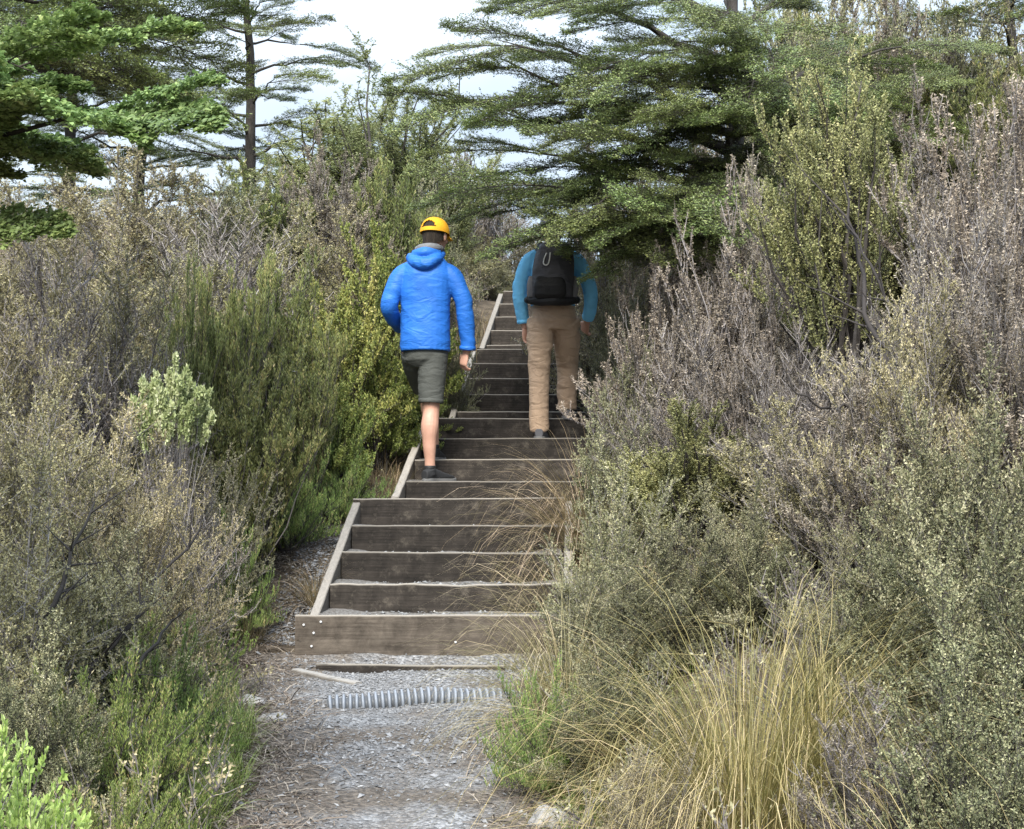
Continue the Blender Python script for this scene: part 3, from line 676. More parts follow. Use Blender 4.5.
def joined_spray(pair, mats):
    """twigs and leaves of one fan as ONE mesh with two materials"""
    return pair
SPRJ = {}
def spray_mesh(protos, k):
    key = (id(protos), k)
    if key not in SPRJ:
        mw, mf = protos[k]
        me = bpy.data.meshes.new('beech_spray')
        nw, nf = len(mw.vertices), len(mf.vertices)
        def get(m, n): a = np.empty(n * 3, np.float32); m.vertices.foreach_get('co', a); return a.reshape(-1, 3)
        def pol(m):
            st = np.empty(len(m.polygons), np.int32); m.polygons.foreach_get('loop_start', st)
            tt = np.empty(len(m.polygons), np.int32); m.polygons.foreach_get('loop_total', tt)
            li = np.empty(len(m.loops), np.int32); m.loops.foreach_get('vertex_index', li); return st, tt, li
        def tin(m, n): a = np.empty(n, np.float32); m.attributes['tint'].data.foreach_get('value', a); return a
        s1, t1, l1 = pol(mw); s2, t2, l2 = pol(mf)
        me.vertices.add(nw + nf); me.vertices.foreach_set('co', np.concatenate([get(mw, nw), get(mf, nf)]).ravel())
        me.loops.add(len(l1) + len(l2)); me.loops.foreach_set('vertex_index', np.concatenate([l1, l2 + nw]))
        me.polygons.add(len(s1) + len(s2)); me.polygons.foreach_set('loop_start', np.concatenate([s1, s2 + len(l1)]))
        me.polygons.foreach_set('material_index', np.concatenate([np.zeros(len(s1), np.int32), np.ones(len(s2), np.int32)]))
        a = me.attributes.new('tint', 'FLOAT', 'POINT'); a.data.foreach_set('value', np.concatenate([tin(mw, nw), tin(mf, nf)]))
        me.materials.append(mw.materials[0]); me.materials.append(mf.materials[0])
        me.update(calc_edges=True); SPRJ[key] = me
    return SPRJ[key]

def beech(base, trunk_pts, trunk_r, limbs, label, group, rng, protos, spray_len=(.8, 1.3), name='beech_tree', tip_down=0.0, face=0.0):
    """limbs: list of (start point on trunk, points along the limb in world space, radius, number of sprays)"""
    b = np.array(base, float)
    root = empty(name, tuple(b)); tag(root, label, 'tree', group)
    tp = np.array(trunk_pts, float) - b
    t = np.linspace(0, 1, 16); src = np.linspace(0, 1, len(tp))
    P = np.stack([np.interp(t, src, tp[:, k]) for k in range(3)], -1); P[1:-1, :2] += rng.normal(0, trunk_r * .18, (14, 2))
    nm = NM(); V, F = tubes(P[None], (trunk_r * (1.08 - .85 * t ** .9) + .004)[None], 10); nm.add(V, F)
    nm.build('trunk', [M_BEECHBARK], root, smooth=True)
    for (pts, rad, ns) in limbs:
        q = np.array(pts, float) - b
        t = np.linspace(0, 1, 9)
        if len(q) == 3: C = bez(q[0][None], q[1][None], q[2][None], t)
        else: C = np.stack([np.interp(t, np.linspace(0, 1, len(q)), q[:, k]) for k in range(3)], -1)
        L = np.linalg.norm(q[-1] - q[0]); Cf = C
        C[1:-1] += rng.normal(0, .018 * L, (7, 3))
        nm = NM(); V, F = tubes((C[:7] - C[0])[None], (rad * (1.05 - .97 * t / .75))[None, :7], 6); nm.add(V, F)
        lo = nm.build('limb', [M_BEECHBARK], root, smooth=True, loc=tuple(C[0]))
        for i in range(ns):
            s = 1.0 if i == ns - 1 else .22 + .55 * (i + .3 * rng.random()) / max(ns - 1, 1)
            k = min(int(s * 8), 7); fr = s * 8 - k
            pos = C[k] + (C[k + 1] - C[k]) * fr; dr = norm((C[k + 1] - C[k])[None])[0]
            az = math.atan2(dr[1], dr[0])
            if i < ns - 1: az += (1 if i % 2 else -1) * rng.uniform(.45, .95)
            if i == ns - 1: pos = C[5] * .5 + C[6] * .5
            pit = -math.asin(np.clip(dr[2], -.5, .5)) * .5 + rng.normal(0, .10) + tip_down
            o = link('spray', spray_mesh(protos, rng.integers(0, len(protos))), lo, loc=Vector(pos - C[0]))
            from mathutils import Euler
            o.rotation_euler = (Matrix.Rotation(face, 3, 'X') @ Euler((rng.normal(0, .2), pit, az)).to_matrix()).to_euler()
            sc = rng.uniform(*spray_len) * (.95 if i == ns - 1 else 1.05 - .35 * s)
            o.scale = (sc, sc * rng.uniform(.85, 1.25), sc)
    return root

def auto_limbs(rng, base, H, n, reach, z0, ns, rad=.03):
    out = []
    for i in range(n):
        f = (i + .5) / n; z = base[2] + H * (z0 + (1 - z0) * f)
        az = i * 2.4 + rng.uniform(-.4, .4); L = reach * (1.05 - .75 * f ** 1.3) * rng.uniform(.7, 1.15)
        a = np.array([math.cos(az), math.sin(az), 0])
        p0 = np.array([base[0], base[1], z])
        out.append(((p0, p0 + a * L * .5 + np.array([0, 0, L * .16]), p0 + a * L + np.array([0, 0, L * rng.uniform(.02, .28)])), rad * (1.1 - .7 * f), ns))
    return out
# ------------------------------------------------------------------ shrubs, one by one
GLB = 'shrubs on the bank beside the yellow cap side of the path'
GL = 'shrubs of the bank on the capped hiker\'s side'
GR = 'shrubs of the bank on the backpacker\'s side'
GH = 'shrubs on the hilltop beyond the stairs'
GK = 'green heath tufts along the gravel path'
S = shrub
# kind, px, top, distance, width(px), label, group
for a in [
 # left bank, close to the camera
 ('lime', -72, 728, 2.45, 370, 'bright lime green leafy shrub, closest plant to the camera', GL),
 ('heath', 165, 640, 5.7, 140, 'fresh green heath tuft bulging onto the gravel path below the pipe', GK),
 ('heath', 120, 668, 5.0, 190, 'green heath tuft between the lime leafy shrub and the path', GK),
 ('heath', 150, 705, 5.0, 125, 'low green heath tuft at the path edge nearest the camera', GK),
 ('heath', 120, 772, 4.4, 140, 'yellowish green heath tuft just behind the lime leafy shrub', GK),
 ('heath', 165, 580, 6.9, 135, 'green heath tuft beside the bare dark fallen branches', GK),
 ('heath', 110, 610, 5.9, 170, 'dull green heath tuft in front of the bare dark fallen branches', GK),
 ('heath', 236, 528, 8.3, 75, 'green heath tuft with dry tips beside the gravel strip, lowest steps', GK),
 ('heath', 282, 445, 9.4, 105, 'rounded dark green heath mound above the gravel strip', GK),
 ('heath', 345, 452, 9.9, 80, 'green heath mound just left of the capped hiker\'s standing foot', GK),
 ('olive', 20, 640, 4.6, 170, 'grey olive twiggy shrub right behind the lime leafy shrub', GL),
 ('brown', 20, 455, 5.4, 250, 'broad grey brown shrub low at the picture edge above the lime leafy shrub', GL),
 ('brown', 150, 480, 6.6, 150, 'grey brown shrub arching over the bare dark fallen branches', GL),
 ('olive', 85, 520, 5.9, 170, 'olive tinged shrub leaning behind the bare dark fallen branches', GL),
 ('twiggy', 172, 455, 7.7, 120, 'half bare twiggy shrub below the white flowered shrub', GL),
 ('brown', 95, 400, 6.9, 170, 'pale tan fine leaved shrub in front of the white flowered shrub', GL),
 ('brown', 10, 360, 6.2, 230, 'tan shrub at the picture edge halfway down the bank', GL),
 ('olive', 222, 470, 8.4, 105, 'grey green shrub between the feathery plumes and the gravel strip', GL),
 # left bank, middle
 ('twiggy', 60, 250, 8.3, 200, 'tall bare mauve twiggy shrub under the low dangling beech tip', GL),
 ('brown', 125, 278, 8.6, 170, 'pale brown bushy shrub beside the tall bare mauve twiggy one', GL),
 ('brown', -5, 262, 7.6, 170, 'brown shrub at the picture edge just below the dangling beech tip', GL),
 ('pale', 170, 366, 7.4, 74, 'pale green rosette shrub covered with whitish flower heads', GL),
 ('plume', 186, 285, 9.3, 62, 'single narrow yellow green feathery plume above the white flowered shrub', GL),
 ('plume', 228, 272, 9.5, 85, 'tall feathery green plume shrub standing between two other plumes', GL),
 ('plume', 272, 268, 9.9, 105, 'tallest broad feathery green plume shrub next to the yellow green bush', GL),
 ('plume', 300, 335, 9.7, 80, 'short dark feathery shrub at the foot of the yellow green bush', GL),
 ('plume', 245, 370, 8.9, 110, 'dark green feathery shrub with white flower specks below the plumes', GL),
 ('hebe', 345, 282, 10.8, 110, 'rounded yellow green leafy bush beside the capped hiker\'s elbow', GL),
 ('hebe', 378, 345, 10.9, 95, 'darker green leafy bush beside the capped hiker\'s shorts', GL),
 ('hebe', 330, 375, 10.1, 90, 'green leafy bush with dark gaps below the yellow green bush', GL),
 ('hebe', 395, 235, 12.2, 90, 'yellow green leafy bush directly behind the capped hiker\'s shoulder', GL),
 ('hebe', 420, 385, 11.4, 60, 'small dark green bush behind the capped hiker\'s bare leg', GL),
 ('olive', 455, 335, 12.6, 45, 'small green shrub behind the capped hiker\'s hand at the stair edge', GL),
 # left bank, upper
 ('brown', 140, 158, 12.2, 190, 'big domed grey brown shrub on the skyline below the bright beech bough', GL),
 ('brown', 20, 185, 11.4, 190, 'brown shrub on the skyline under the second beech trunk', GL),
 ('twiggy', 215, 205, 11.2, 150, 'greyish twiggy shrub between the domed skyline shrub and the plumes', GL),
 ('brown', 95, 232, 10.2, 170, 'brown shrub in front of the domed skyline shrub', GL),
 ('brown', 195, 258, 10.4, 130, 'dull brown shrub just above the narrow yellow green plume', GL),
 ('olive', 215, 170, 14.0, 110, 'olive brown shrub at the foot of the tall background beech', GH),
 ('plume', 268, 165, 14.6, 90, 'yellowish feathery shrub on the skyline beside the tall background beech', GH),
 ('mauve', 330, 150, 14.8, 110, 'dark purplish brown shrub on the skyline above the yellow green bush', GH),
 ('brown', 275, 215, 12.4, 150, 'wide brown shrub above the tallest feathery plume', GL),
 ('brown', 345, 208, 12.8, 130, 'mid brown shrub between the purplish skyline shrub and the yellow green bush', GL),
 ('plume', 385, 160, 15.0, 80, 'feathery green shrub behind the yellow cap', GH),
 ('olive', 425, 180, 15.6, 90, 'grey green shrub straight above the yellow cap', GH),
 ('twiggy', 475, 150, 19.4, 110, 'bare grey shrub on the hilltop above the stair head', GH),
 ('brown', 455, 225, 17.8, 90, 'brown shrub beside the stair head behind the blue hood', GH),
 ('olive', 490, 262, 17.7, 60, 'low brownish green shrub at the very head of the stairs', GH),
 ('brown', 520, 215, 19.5, 100, 'brown shrub glimpsed over the backpacker beyond the stair head', GH),
 ('feather_tree', 392, 62, 16.6, 120, 'young feathery green tree against the sky above the yellow cap', GH),
 ('feather_tree', 335, 100, 17.5, 130, 'small feathery green tree right of the tall background beech trunk', GH),
 ('feather_tree', 445, 120, 17.8, 90, 'shorter feathery green tree next to the young one against the sky', GH),
 # right side, along the path
 ('heath', 552, 672, 5.5, 115, 'dark green heath tuft bulging onto the gravel path by the golden tussock', GK),
 ('olive', 620, 640, 5.3, 150, 'thin pale leaved shrub in front of the golden tussock', GR),
 ('olive', 592, 555, 6.9, 115, 'grey green shrub beside the front step of the stairs', GR),
 ('olive', 675, 520, 6.5, 160, 'grey green leafy shrub directly above the golden tussock', GR),
 ('olive', 618, 478, 7.6, 130, 'olive shrub beside the lowest stair flight', GR),
 ('manuka', 690, 405, 8.2, 150, 'pale olive upright shrub beside the backpacker\'s feet', GR),
 ('olive', 745, 500, 6.4, 120, 'green grey shrub behind the tips of the golden tussock', GR),
 ('olive', 615, 420, 9.0, 100, 'white flecked grey green shrub overhanging the stairs by the trouser cuffs', GR),
 ('brown', 650, 745, 4.3, 120, 'low dry brown shrub in front of the golden tussock at the bottom', GR),
 ('twiggy', 880, 690, 4.1, 190, 'mauve grey dead twiggy shrub beside the golden tussock', GR),
 ('olive', 960, 640, 3.9, 260, 'big grey olive shrub in the bottom corner beside the dead twiggy one', GR),
 ('olive', 1000, 490, 4.5, 260, 'grey olive shrub at the picture edge halfway up the bank', GR),
 ('olive', 905, 500, 5.2, 180, 'grey olive shrub behind the mauve grey dead twiggy one', GR),
 ('brown', 850, 530, 5.4, 130, 'dry brown shrub just above the golden tussock', GR),
 ('olive', 970, 390, 5.3, 220, 'olive grey shrub below the dark stemmed pale bush, picture edge side', GR),
 ('brown', 800, 400, 6.9, 170, 'tan fine leaved shrub below the curved dark dead branch', GR),
 ('mauve', 870, 380, 6.3, 150, 'brown shrub under the dark stems of the pale bush', GR),
 # right side, middle and upper
 ('mauve', 655, 262, 9.7, 120, 'mauve brown upright shrub below the beech branch beside the backpack', GR),
 ('mauve', 720, 215, 9.2, 130, 'tall mauve brown shrub under the middle of the beech', GR),
 ('twiggy', 690, 330, 8.9, 140, 'bare mauve twiggy shrub between the backpacker and the pale bush', GR),
 ('mauve', 765, 168, 9.3, 110, 'mauve brown shrub reaching up into the beech beside the pale bush', GR),
 ('mauve', 760, 290, 8.3, 130, 'mauve brown shrub directly left of the pale bush stems', GR),
 ('olive', 640, 345, 9.6, 90, 'dull green shrub hiding the backpacker\'s right arm', GR),
 ('twiggy', 800, 330, 7.7, 120, 'grey bare twiggy shrub at the foot of the pale bush', GR),
 ('manuka', 852, 78, 8.0, 165, 'tall dark stemmed bush with pale olive leaves standing clear above the others', GR),
 ('mauve', 935, 118, 8.2, 150, 'pinkish brown shrub next to the tall dark stemmed pale bush', GR),
 ('mauve', 1000, 92, 7.5, 170, 'tallest pinkish brown shrub at the upper picture edge', GR),
 ('twiggy', 945, 215, 7.0, 170, 'mauve twiggy shrub below the pinkish brown ones', GR),
 ('mauve', 1015, 225, 6.2, 190, 'reddish brown shrub at the picture edge below the tallest pinkish one', GR),
 ('brown', 930, 300, 6.2, 190, 'tan shrub right of the dark stems of the pale bush', GR),
 # hillside behind
 ('mauve', 640, 120, 14.2, 150, 'brown shrub on the hill seen through the beech above the backpack', GH),
 ('brown', 600, 205, 12.9, 120, 'brown shrub beyond the stairs behind the backpacker\'s head', GH),
 ('olive', 625, 270, 11.6, 90, 'dull green shrub touching the backpacker\'s right shoulder', GH),
 ('plume', 800, 0, 14.4, 120, 'pale feathery shrub on the hilltop above the beech crown', GH),
 ('brown', 860, -8, 14.6, 130, 'pale brown shrub on the hilltop right of the pale feathery one', GH),
 ('plume', 900, 95, 11.8, 110, 'green feathery shrub behind the tall dark stemmed pale bush', GH),
 ('mauve', 925, 20, 13.4, 140, 'brown shrub on the hilltop above the pinkish brown shrub', GH),
 ('plume', 985, 55, 11.4, 110, 'fresh green feathery shrub on the slope near the upper picture corner', GH),
 ('brown', 1010, -10, 13.2, 140, 'brown shrub at the upper picture corner', GH),
 ('olive', 830, -30, 13.4, 130, 'grey green shrub on the hilltop between the beech crown and the pale brown one', GH),
 ('mauve', 895, -30, 12.9, 130, 'purplish brown shrub on the hilltop straight above the tall pale bush', GH),
 ('olive', 955, -30, 12.6, 130, 'grey olive shrub on the hilltop beside the small corner beech', GH),
 ('brown', 740, 70, 15.0, 150, 'brown shrub on the hill behind the beech trunk', GH),
]:
    fl = {'dark green feathery shrub with white flower specks below the plumes': 14, 'white flecked grey green shrub overhanging the stairs by the trouser cuffs': 22,
          'tall dark stemmed bush with pale olive leaves standing clear above the others': 7}.get(a[5], 0)
    S(*a, flowers=fl)

# ------------------------------------------------------------------ tussocks
TK = {}
def tussock(kd, px, d, h, label, seed, lean=(0, 0), **kw):
    mat = M_TUSSR if kd == 'straw' else M_TUSS
    x = px_x(px, d)
    nm = gen_tussock(seed, L=h, lean=lean, **kw)
    o = nm.build('tussock', [mat], loc=(x, d, gz(x, d)))
    tag(o, label, 'tussock', 'tussock grasses')
tussock('gold', 750, 4.55, 1.32, 'large golden green tussock arching in front of the shrubs', 1, n=2000, base=.13, spread=.85, droop=1.7, w=.0026, lean=(.28, 0))
tussock('gold', 825, 4.8, 1.15, 'thinner golden tussock leaning beside the large one', 2, n=800, base=.10, spread=.85, droop=1.7, w=.0026, lean=(.3, 0))
tussock('straw', 562, 6.4, .85, 'pale straw tussock arching over the front step', 3, n=900, base=.09, spread=.75, droop=1.2, w=.0028, lean=(-.6, -.1))
tussock('straw', 584, 9.2, 1.05, 'brownish tussock spilling over the steps behind the hikers\' heels', 4, n=1100, base=.10, spread=.7, droop=1.2, w=.0034, lean=(-.6, -.1))
tussock('straw', 566, 8.35, .85, 'straw tussock half hidden among shrubs beside the lowest flight', 5, n=800, base=.10, spread=.75, droop=1.3, w=.003, lean=(-.6, -.1))
tussock('straw', 316, 8.72, .36, 'small pale tuft leaning on the side board of the lowest flight', 6, n=420, base=.05, spread=.8, droop=.9, w=.003)
tussock('straw', 345, 10.0, .26, 'small dry tuft on the bank beside the top of the lowest flight', 7, n=260, base=.05, spread=.6, droop=.7, w=.003)
tussock('straw', 400, 10.3, .34, 'dry grass tuft beside the capped hiker\'s standing foot', 12, n=260, base=.06, spread=.5, droop=.7, w=.003)
tussock('gold', 655, 5.0, .62, 'sparse golden tussock beside the dark green heath tuft', 8, n=420, base=.09, spread=.6, droop=1.2, w=.003, lean=(-.3, 0))
tussock('straw', 250, 8.25, .30, 'dry pinkish grass tuft growing in the heath beside the gravel strip', 9, n=260, base=.08, spread=.35, droop=.35, w=.003)
tussock('gold', 690, 7.3, .7, 'fine golden tussock among the grey green shrubs', 10, n=380, base=.08, spread=.5, droop=1.1, w=.003)

# ------------------------------------------------------------------ bare dead branches
def dead_branch(pts, rad, label, seed, subs=10):
    r = np.random.default_rng(seed); pts = np.array(pts, float); c = pts[0].copy(); pts = pts - c
    t = np.linspace(0, 1, 14); C = np.stack([np.interp(t, np.linspace(0, 1, len(pts)), pts[:, k]) for k in range(3)], -1)
    L = np.linalg.norm(pts[-1]); C[1:] += r.normal(0, .012 * L, (13, 3))
    nm = NM(); V, F = tubes(C[None], (rad * (1.1 - .8 * t))[None], 7); nm.add(V, F, tint=.25)
    for i in range(subs):
        k = r.integers(3, 13); d = norm((C[min(k + 1, 13)] - C[k - 1])[None])[0]; d = norm((d + r.normal(0, .6, 3))[None])[0]
        l = L * r.uniform(.15, .4); s = np.linspace(0, 1, 5)
        Q = C[k] + d * (l * s)[:, None] + r.normal(0, .02 * l, (5, 3)) * s[:, None]
        V, F = tubes(Q[None], (rad * .4 * (1.05 - .9 * s))[None], 5); nm.add(V, F, tint=.3)
    tag(nm.build('dead_branch', [M_WOODDARK], smooth=True, loc=tuple(c)), label, 'branch', 'bare dead branches')
def P3(px, py, d): return (px_x(px, d), d, px_z(py, d))
dead_branch([P3(78, 690, 5.4), P3(120, 640, 5.5), P3(160, 585, 5.7), P3(205, 515, 5.9)], .011, 'bare black branch slanting up through the grey brown shrub', 1)
dead_branch([P3(30, 640, 5.2), P3(60, 600, 5.25), P3(72, 560, 5.35), P3(95, 500, 5.5)], .012, 'thick bare black branch standing near the picture edge', 2)
dead_branch([P3(120, 690, 5.2), P3(150, 650, 5.3), P3(185, 610, 5.5)], .009, 'short bare black branch lying low beside the heath tufts', 3, 6)
dead_branch([P3(875, 432, 6.3), P3(850, 405, 6.3), P3(825, 410, 6.25), P3(800, 392, 6.2), P3(785, 378, 6.2)], .008, 'curved dark dead branch poking out of the tan shrub', 4, 7)
dead_branch([P3(905, 420, 6.7), P3(880, 340, 6.9), P3(862, 260, 7.3), P3(850, 180, 7.6)], .016, 'dark leaning dead stem in front of the tall pale bush', 5, 9)
dead_branch([P3(918, 400, 6.6), P3(905, 340, 6.8), P3(880, 270, 7.1), P3(845, 215, 7.4)], .012, 'second dark dead stem crossing the first below the pale bush', 6, 9)

# ------------------------------------------------------------------ beech trees
rb = np.random.default_rng(21)
bx, by = px_x(735, 11.4), 11.4; bz = gz(bx, by)
def W(px, py, d): return np.array(P3(px, py, d))
tr = [(bx, by, bz - .1), W(728, 200, 11.4), W(745, 90, 11.4), W(735, -40, 11.5), W(728, -190, 11.5)]
def TP(py): # point on the trunk at picture height py
    a = [(262, 735), (200, 728), (90, 745), (-40, 735), (-190, 728)]
    return W(np.interp(-py, [-q[0] for q in a], [q[1] for q in a]), py, 11.4)
LM = []
def lm(py0, mid, end, rad=.03, ns=5): LM.append(((TP(py0), W(*mid), W(*end)), rad, ns))
# boughs reaching over the stairs (towards the capped hiker)
lm(150, (590, 80, 11.2), (402, 22, 10.9), .045, 6)
lm(170, (580, 130, 11.0), (410, 66, 10.7), .04, 6)
lm(180, (590, 165, 10.8), (440, 122, 10.5), .04, 6)
lm(200, (600, 200, 10.6), (475, 160, 10.2), .04, 6)
lm(210, (620, 195, 10.5), (495, 178, 10.0), .035, 6)
lm(230, (640, 222, 10.3), (545, 198, 9.9), .03, 5)
lm(240, (655, 245, 10.3), (650, 208, 9.9), .03, 4)
lm(100, (590, 30, 11.0), (425, 40, 10.6), .035, 6)
lm(130, (580, 85, 10.8), (430, 88, 10.4), .035, 6)
lm(120, (600, 60, 11.4), (470, -10, 11.3), .04, 6)
lm(60, (620, 10, 11.6), (430, -40, 11.6), .04, 6)
lm(20, (640, -30, 11.4), (520, -70, 11.2), .035, 5)
# towards the camera
lm(230, (700, 215, 10.3), (670, 186, 9.5), .03, 6)
lm(225, (720, 205, 10.2), (720, 175, 9.4), .03, 6)
lm(180, (680, 150, 10.3), (610, 130, 9.7), .03, 6)
lm(150, (720, 120, 10.4), (690, 95, 9.7), .03, 6)
lm(130, (770, 95, 10.6), (790, 75, 9.9), .03, 5)
lm(90, (700, 45, 10.5), (640, 25, 9.9), .03, 6)
lm(50, (740, 10, 10.6), (720, -10, 10.0), .03, 5)
# away over the hill side
lm(110, (840, 90, 11.6), (945, 62, 11.6), .04, 6)
lm(90, (830, 60, 11.8), (980, 30, 11.9), .04, 6)
lm(140, (810, 140, 11.2), (880, 125, 10.8), .03, 5)
lm(180, (780, 185, 10.9), (830, 175, 10.4), .03, 4)
lm(20, (790, 0, 11.6), (800, -60, 11.8), .035, 5)
lm(10, (730, -20, 12.4), (700, -80, 13.0), .035, 5)
lm(130, (700, 110, 12.4), (660, 80, 13.0), .03, 5)
lm(120, (740, 110, 10.5), (738, 108, 9.7), .03, 6)
lm(75, (755, 60, 10.6), (765, 62, 9.8), .03, 6)
lm(60, (700, 70, 10.6), (600, 62, 10.0), .03, 7)
lm(110, (700, 105, 10.4), (575, 108, 9.8), .03, 7)
lm(160, (700, 160, 10.2), (560, 165, 9.7), .03, 7)
lm(195, (740, 175, 10.3), (755, 150, 9.6), .03, 6)
lm(160, (790, 130, 10.5), (830, 110, 9.9), .03, 6)
lm(70, (770, 40, 10.6), (780, 30, 9.9), .03, 6)
lm(30, (690, -20, 10.8), (600, -20, 10.2), .03, 6)
lm(215, (705, 218, 10.2), (660, 196, 9.7), .03, 6)
lm(-60, (690, -90, 11.3), (640, -130, 11.0), .03, 5)
lm(-80, (770, -120, 11.5), (800, -160, 11.4), .03, 5)
beech((bx, by, bz), tr, .085, LM, 'spreading dark green beech whose layered boughs overhang the stairs', 'beech trees', rb, SPR, (.8, 1.15), tip_down=.06, face=.26)

# lower beech boughs that hide the backpacker's head come from a sapling of their own on the bank
# near beech: trunk outside the frame, bough reaching in from the edge
nx_, ny_ = -2.35, 4.3; nz_ = gz(nx_, ny_)
q0 = np.array([nx_, ny_, nz_])
N = lambda px, py, d: W(px, py, d)
ln = [((q0 + [0, 0, 1.75], N(-20, 92, 3.75), N(275, 125, 3.7)), .020, 8),
      ((q0 + [0, 0, 1.95], N(-60, 50, 4.0), N(150, 70, 4.0)), .018, 6),
      ((q0 + [0, 0, 1.4], N(-100, 215, 3.9), N(40, 210, 3.8)), .012, 3),
      ((q0 + [0, 0, 1.85], N(-60, 75, 3.7), N(90, 100, 3.6)), .014, 7),
      ((q0 + [0, 0, 1.7], N(-80, 120, 3.9), N(70, 130, 3.8)), .014, 6),
      ((q0 + [0, 0, 1.8], N(-120, 110, 4.2), N(40, 150, 4.1)), .014, 4)]
near = beech(q0, [q0, q0 + [.05, 0, 1.2], q0 + [0, .05, 2.4], q0 + [.1, 0, 3.6]], .07, ln, 'near beech reaching in over the bank with bright fresh leaves', 'beech trees', rb, SPRN, (.34, .50), 'beech_tree', -.08, .18)
# a darker, farther layer above it and the background beeches against the sky
for (px, d, top, n, reach, sl, lab, tn) in [
    (245, 21.5, -150, 34, 1.7, (.9, 1.3), 'tall background beech with a straight trunk against the sky', .085),
    (62, 20.5, -140, 30, 1.8, (.9, 1.3), 'background beech whose trunk shows under the bright near bough', .085),
    (135, 23.5, -120, 24, 1.9, (.9, 1.3), 'background beech standing between the other two skyline beeches', .09),
    (-60, 19.5, -140, 24, 2.2, (.9, 1.4), 'background beech half cut by the picture edge', .10),
    (1020, 13.6, -130, 18, 1.5, (.7, 1.1), 'dark green beech at the upper picture corner on the hill', .06)]:
    x = px_x(px, d); z = gz(x, d); H = px_z(top, d) - z; base = np.array([x, d, z])
    tp = [base - [0, 0, .1], base + [.05, 0, H * .35], base + [-.06, 0, H * .7], base + [0, 0, H]]
    beech(base, tp, tn, auto_limbs(rb, base, H, n, reach, .06, 3, .028), lab, 'beech trees', rb, SPRB, sl, face=.2)
# thin twig layer of an upper bough near the frame edge
rb2 = np.random.default_rng(8)
x, d = px_x(-120, 7.2), 7.2; z = gz(x, d); base = np.array([x, d, z])
ln = [((base + [0, 0, 2.35], N(20, 40, 7.0), N(135, 85, 6.9)), .022, 6), ((base + [0, 0, 2.6], N(40, 20, 7.2), N(210, 30, 7.1)), .022, 7),
      ((base + [0, 0, 2.75], N(10, -10, 7.3), N(160, -5, 7.2)), .022, 6), ((base + [0, 0, 2.2], N(-40, 60, 7.2), N(60, 70, 7.0)), .018, 5), ((base + [0, 0, 2.9], N(60, -30, 7.3), N(240, -5, 7.3)), .022, 7), ((base + [0, 0, 2.5], N(-20, 0, 7.1), N(70, 15, 6.8)), .018, 6), ((base + [0, 0, 2.3], N(-40, 40, 6.9), N(90, 55, 6.6)), .018, 6)]
beech(base, [base, base + [.1, 0, 1.2], base + [0, 0, 2.2], base + [.1, 0, 3.6]], .07, ln, 'dark beech behind the bright near bough, trunk outside the picture', 'beech trees', rb2, SPR, (.6, .95), face=.1)

# ------------------------------------------------------------------ undergrowth and grass (nobody could count it)
rng = np.random.default_rng(77)
minis = []
for s in range(6):
    w, f = gen_shrub(500 + s, stems=9, R=.20, H=.3, clumps=6, twigs=6, lv=7, ll=.013, lw=.0055, tl=.10, stem_seg=4, stem_r=.003, vary=.4, base=.05)
    minis.append((np.concatenate(f.V), np.concatenate(f.T), np.concatenate(w.V), [q for q in w.F], w.F))
def scatter_minis(name, n, mats, region, seed, smin=.7, smax=1.6):
    r = np.random.default_rng(seed); nm = NM()
    xx, yy = region(r, n)
    for i, (x, y) in enumerate(zip(xx, yy)):
        fv, ft, wv, wF, _ = minis[i % 6]
        a = r.uniform(0, 6.28); s = r.uniform(smin, smax); c, q = math.cos(a) * s, math.sin(a) * s
        Rm = np.array([[c, q, 0], [-q, c, 0], [0, 0, s]]); off = np.array([x, y, gz(x, y) - .02])
        tt = np.clip(ft + r.normal(0, .15), 0, 1)
        nm.add(fv @ Rm + off, np.arange(len(fv)).reshape(-1, 4), mat=0, tint=tt)
        k0 = nm.n; nm.add(wv @ Rm + off, np.concatenate(wF), mat=1)
    return tag(nm.build(name, mats), kind='stuff')
def reg(side, d0, d1, far):
    def f(r, n):
        y = d0 + (d1 - d0) * r.random(n) ** .8
        if side < 0: x = np.interp(y, EL[:, 0], EL[:, 1]) - .10 - (.12 * (y > 7)) - r.random(n) ** 1.2 * (y * .40 + far)
        else: x = np.interp(y, ER[:, 0], ER[:, 1]) + .10 + r.random(n) ** 1.2 * (y * .40 + far)
        return x, y
    return f
scatter_minis('undergrowth', 620, [M_BROWN, M_WOODGREY], reg(-1, 3.5, 19, -.2), 1)
scatter_minis('undergrowth', 560, [M_OLIVE, M_WOODGREY], reg(1, 3.2, 19, -.2), 2)
scatter_minis('undergrowth', 160, [M_BROWN, M_WOODGREY], lambda r, n: (r.uniform(-1.5, 2.5, n), r.uniform(18.2, 24, n)), 3, 1, 2.2)
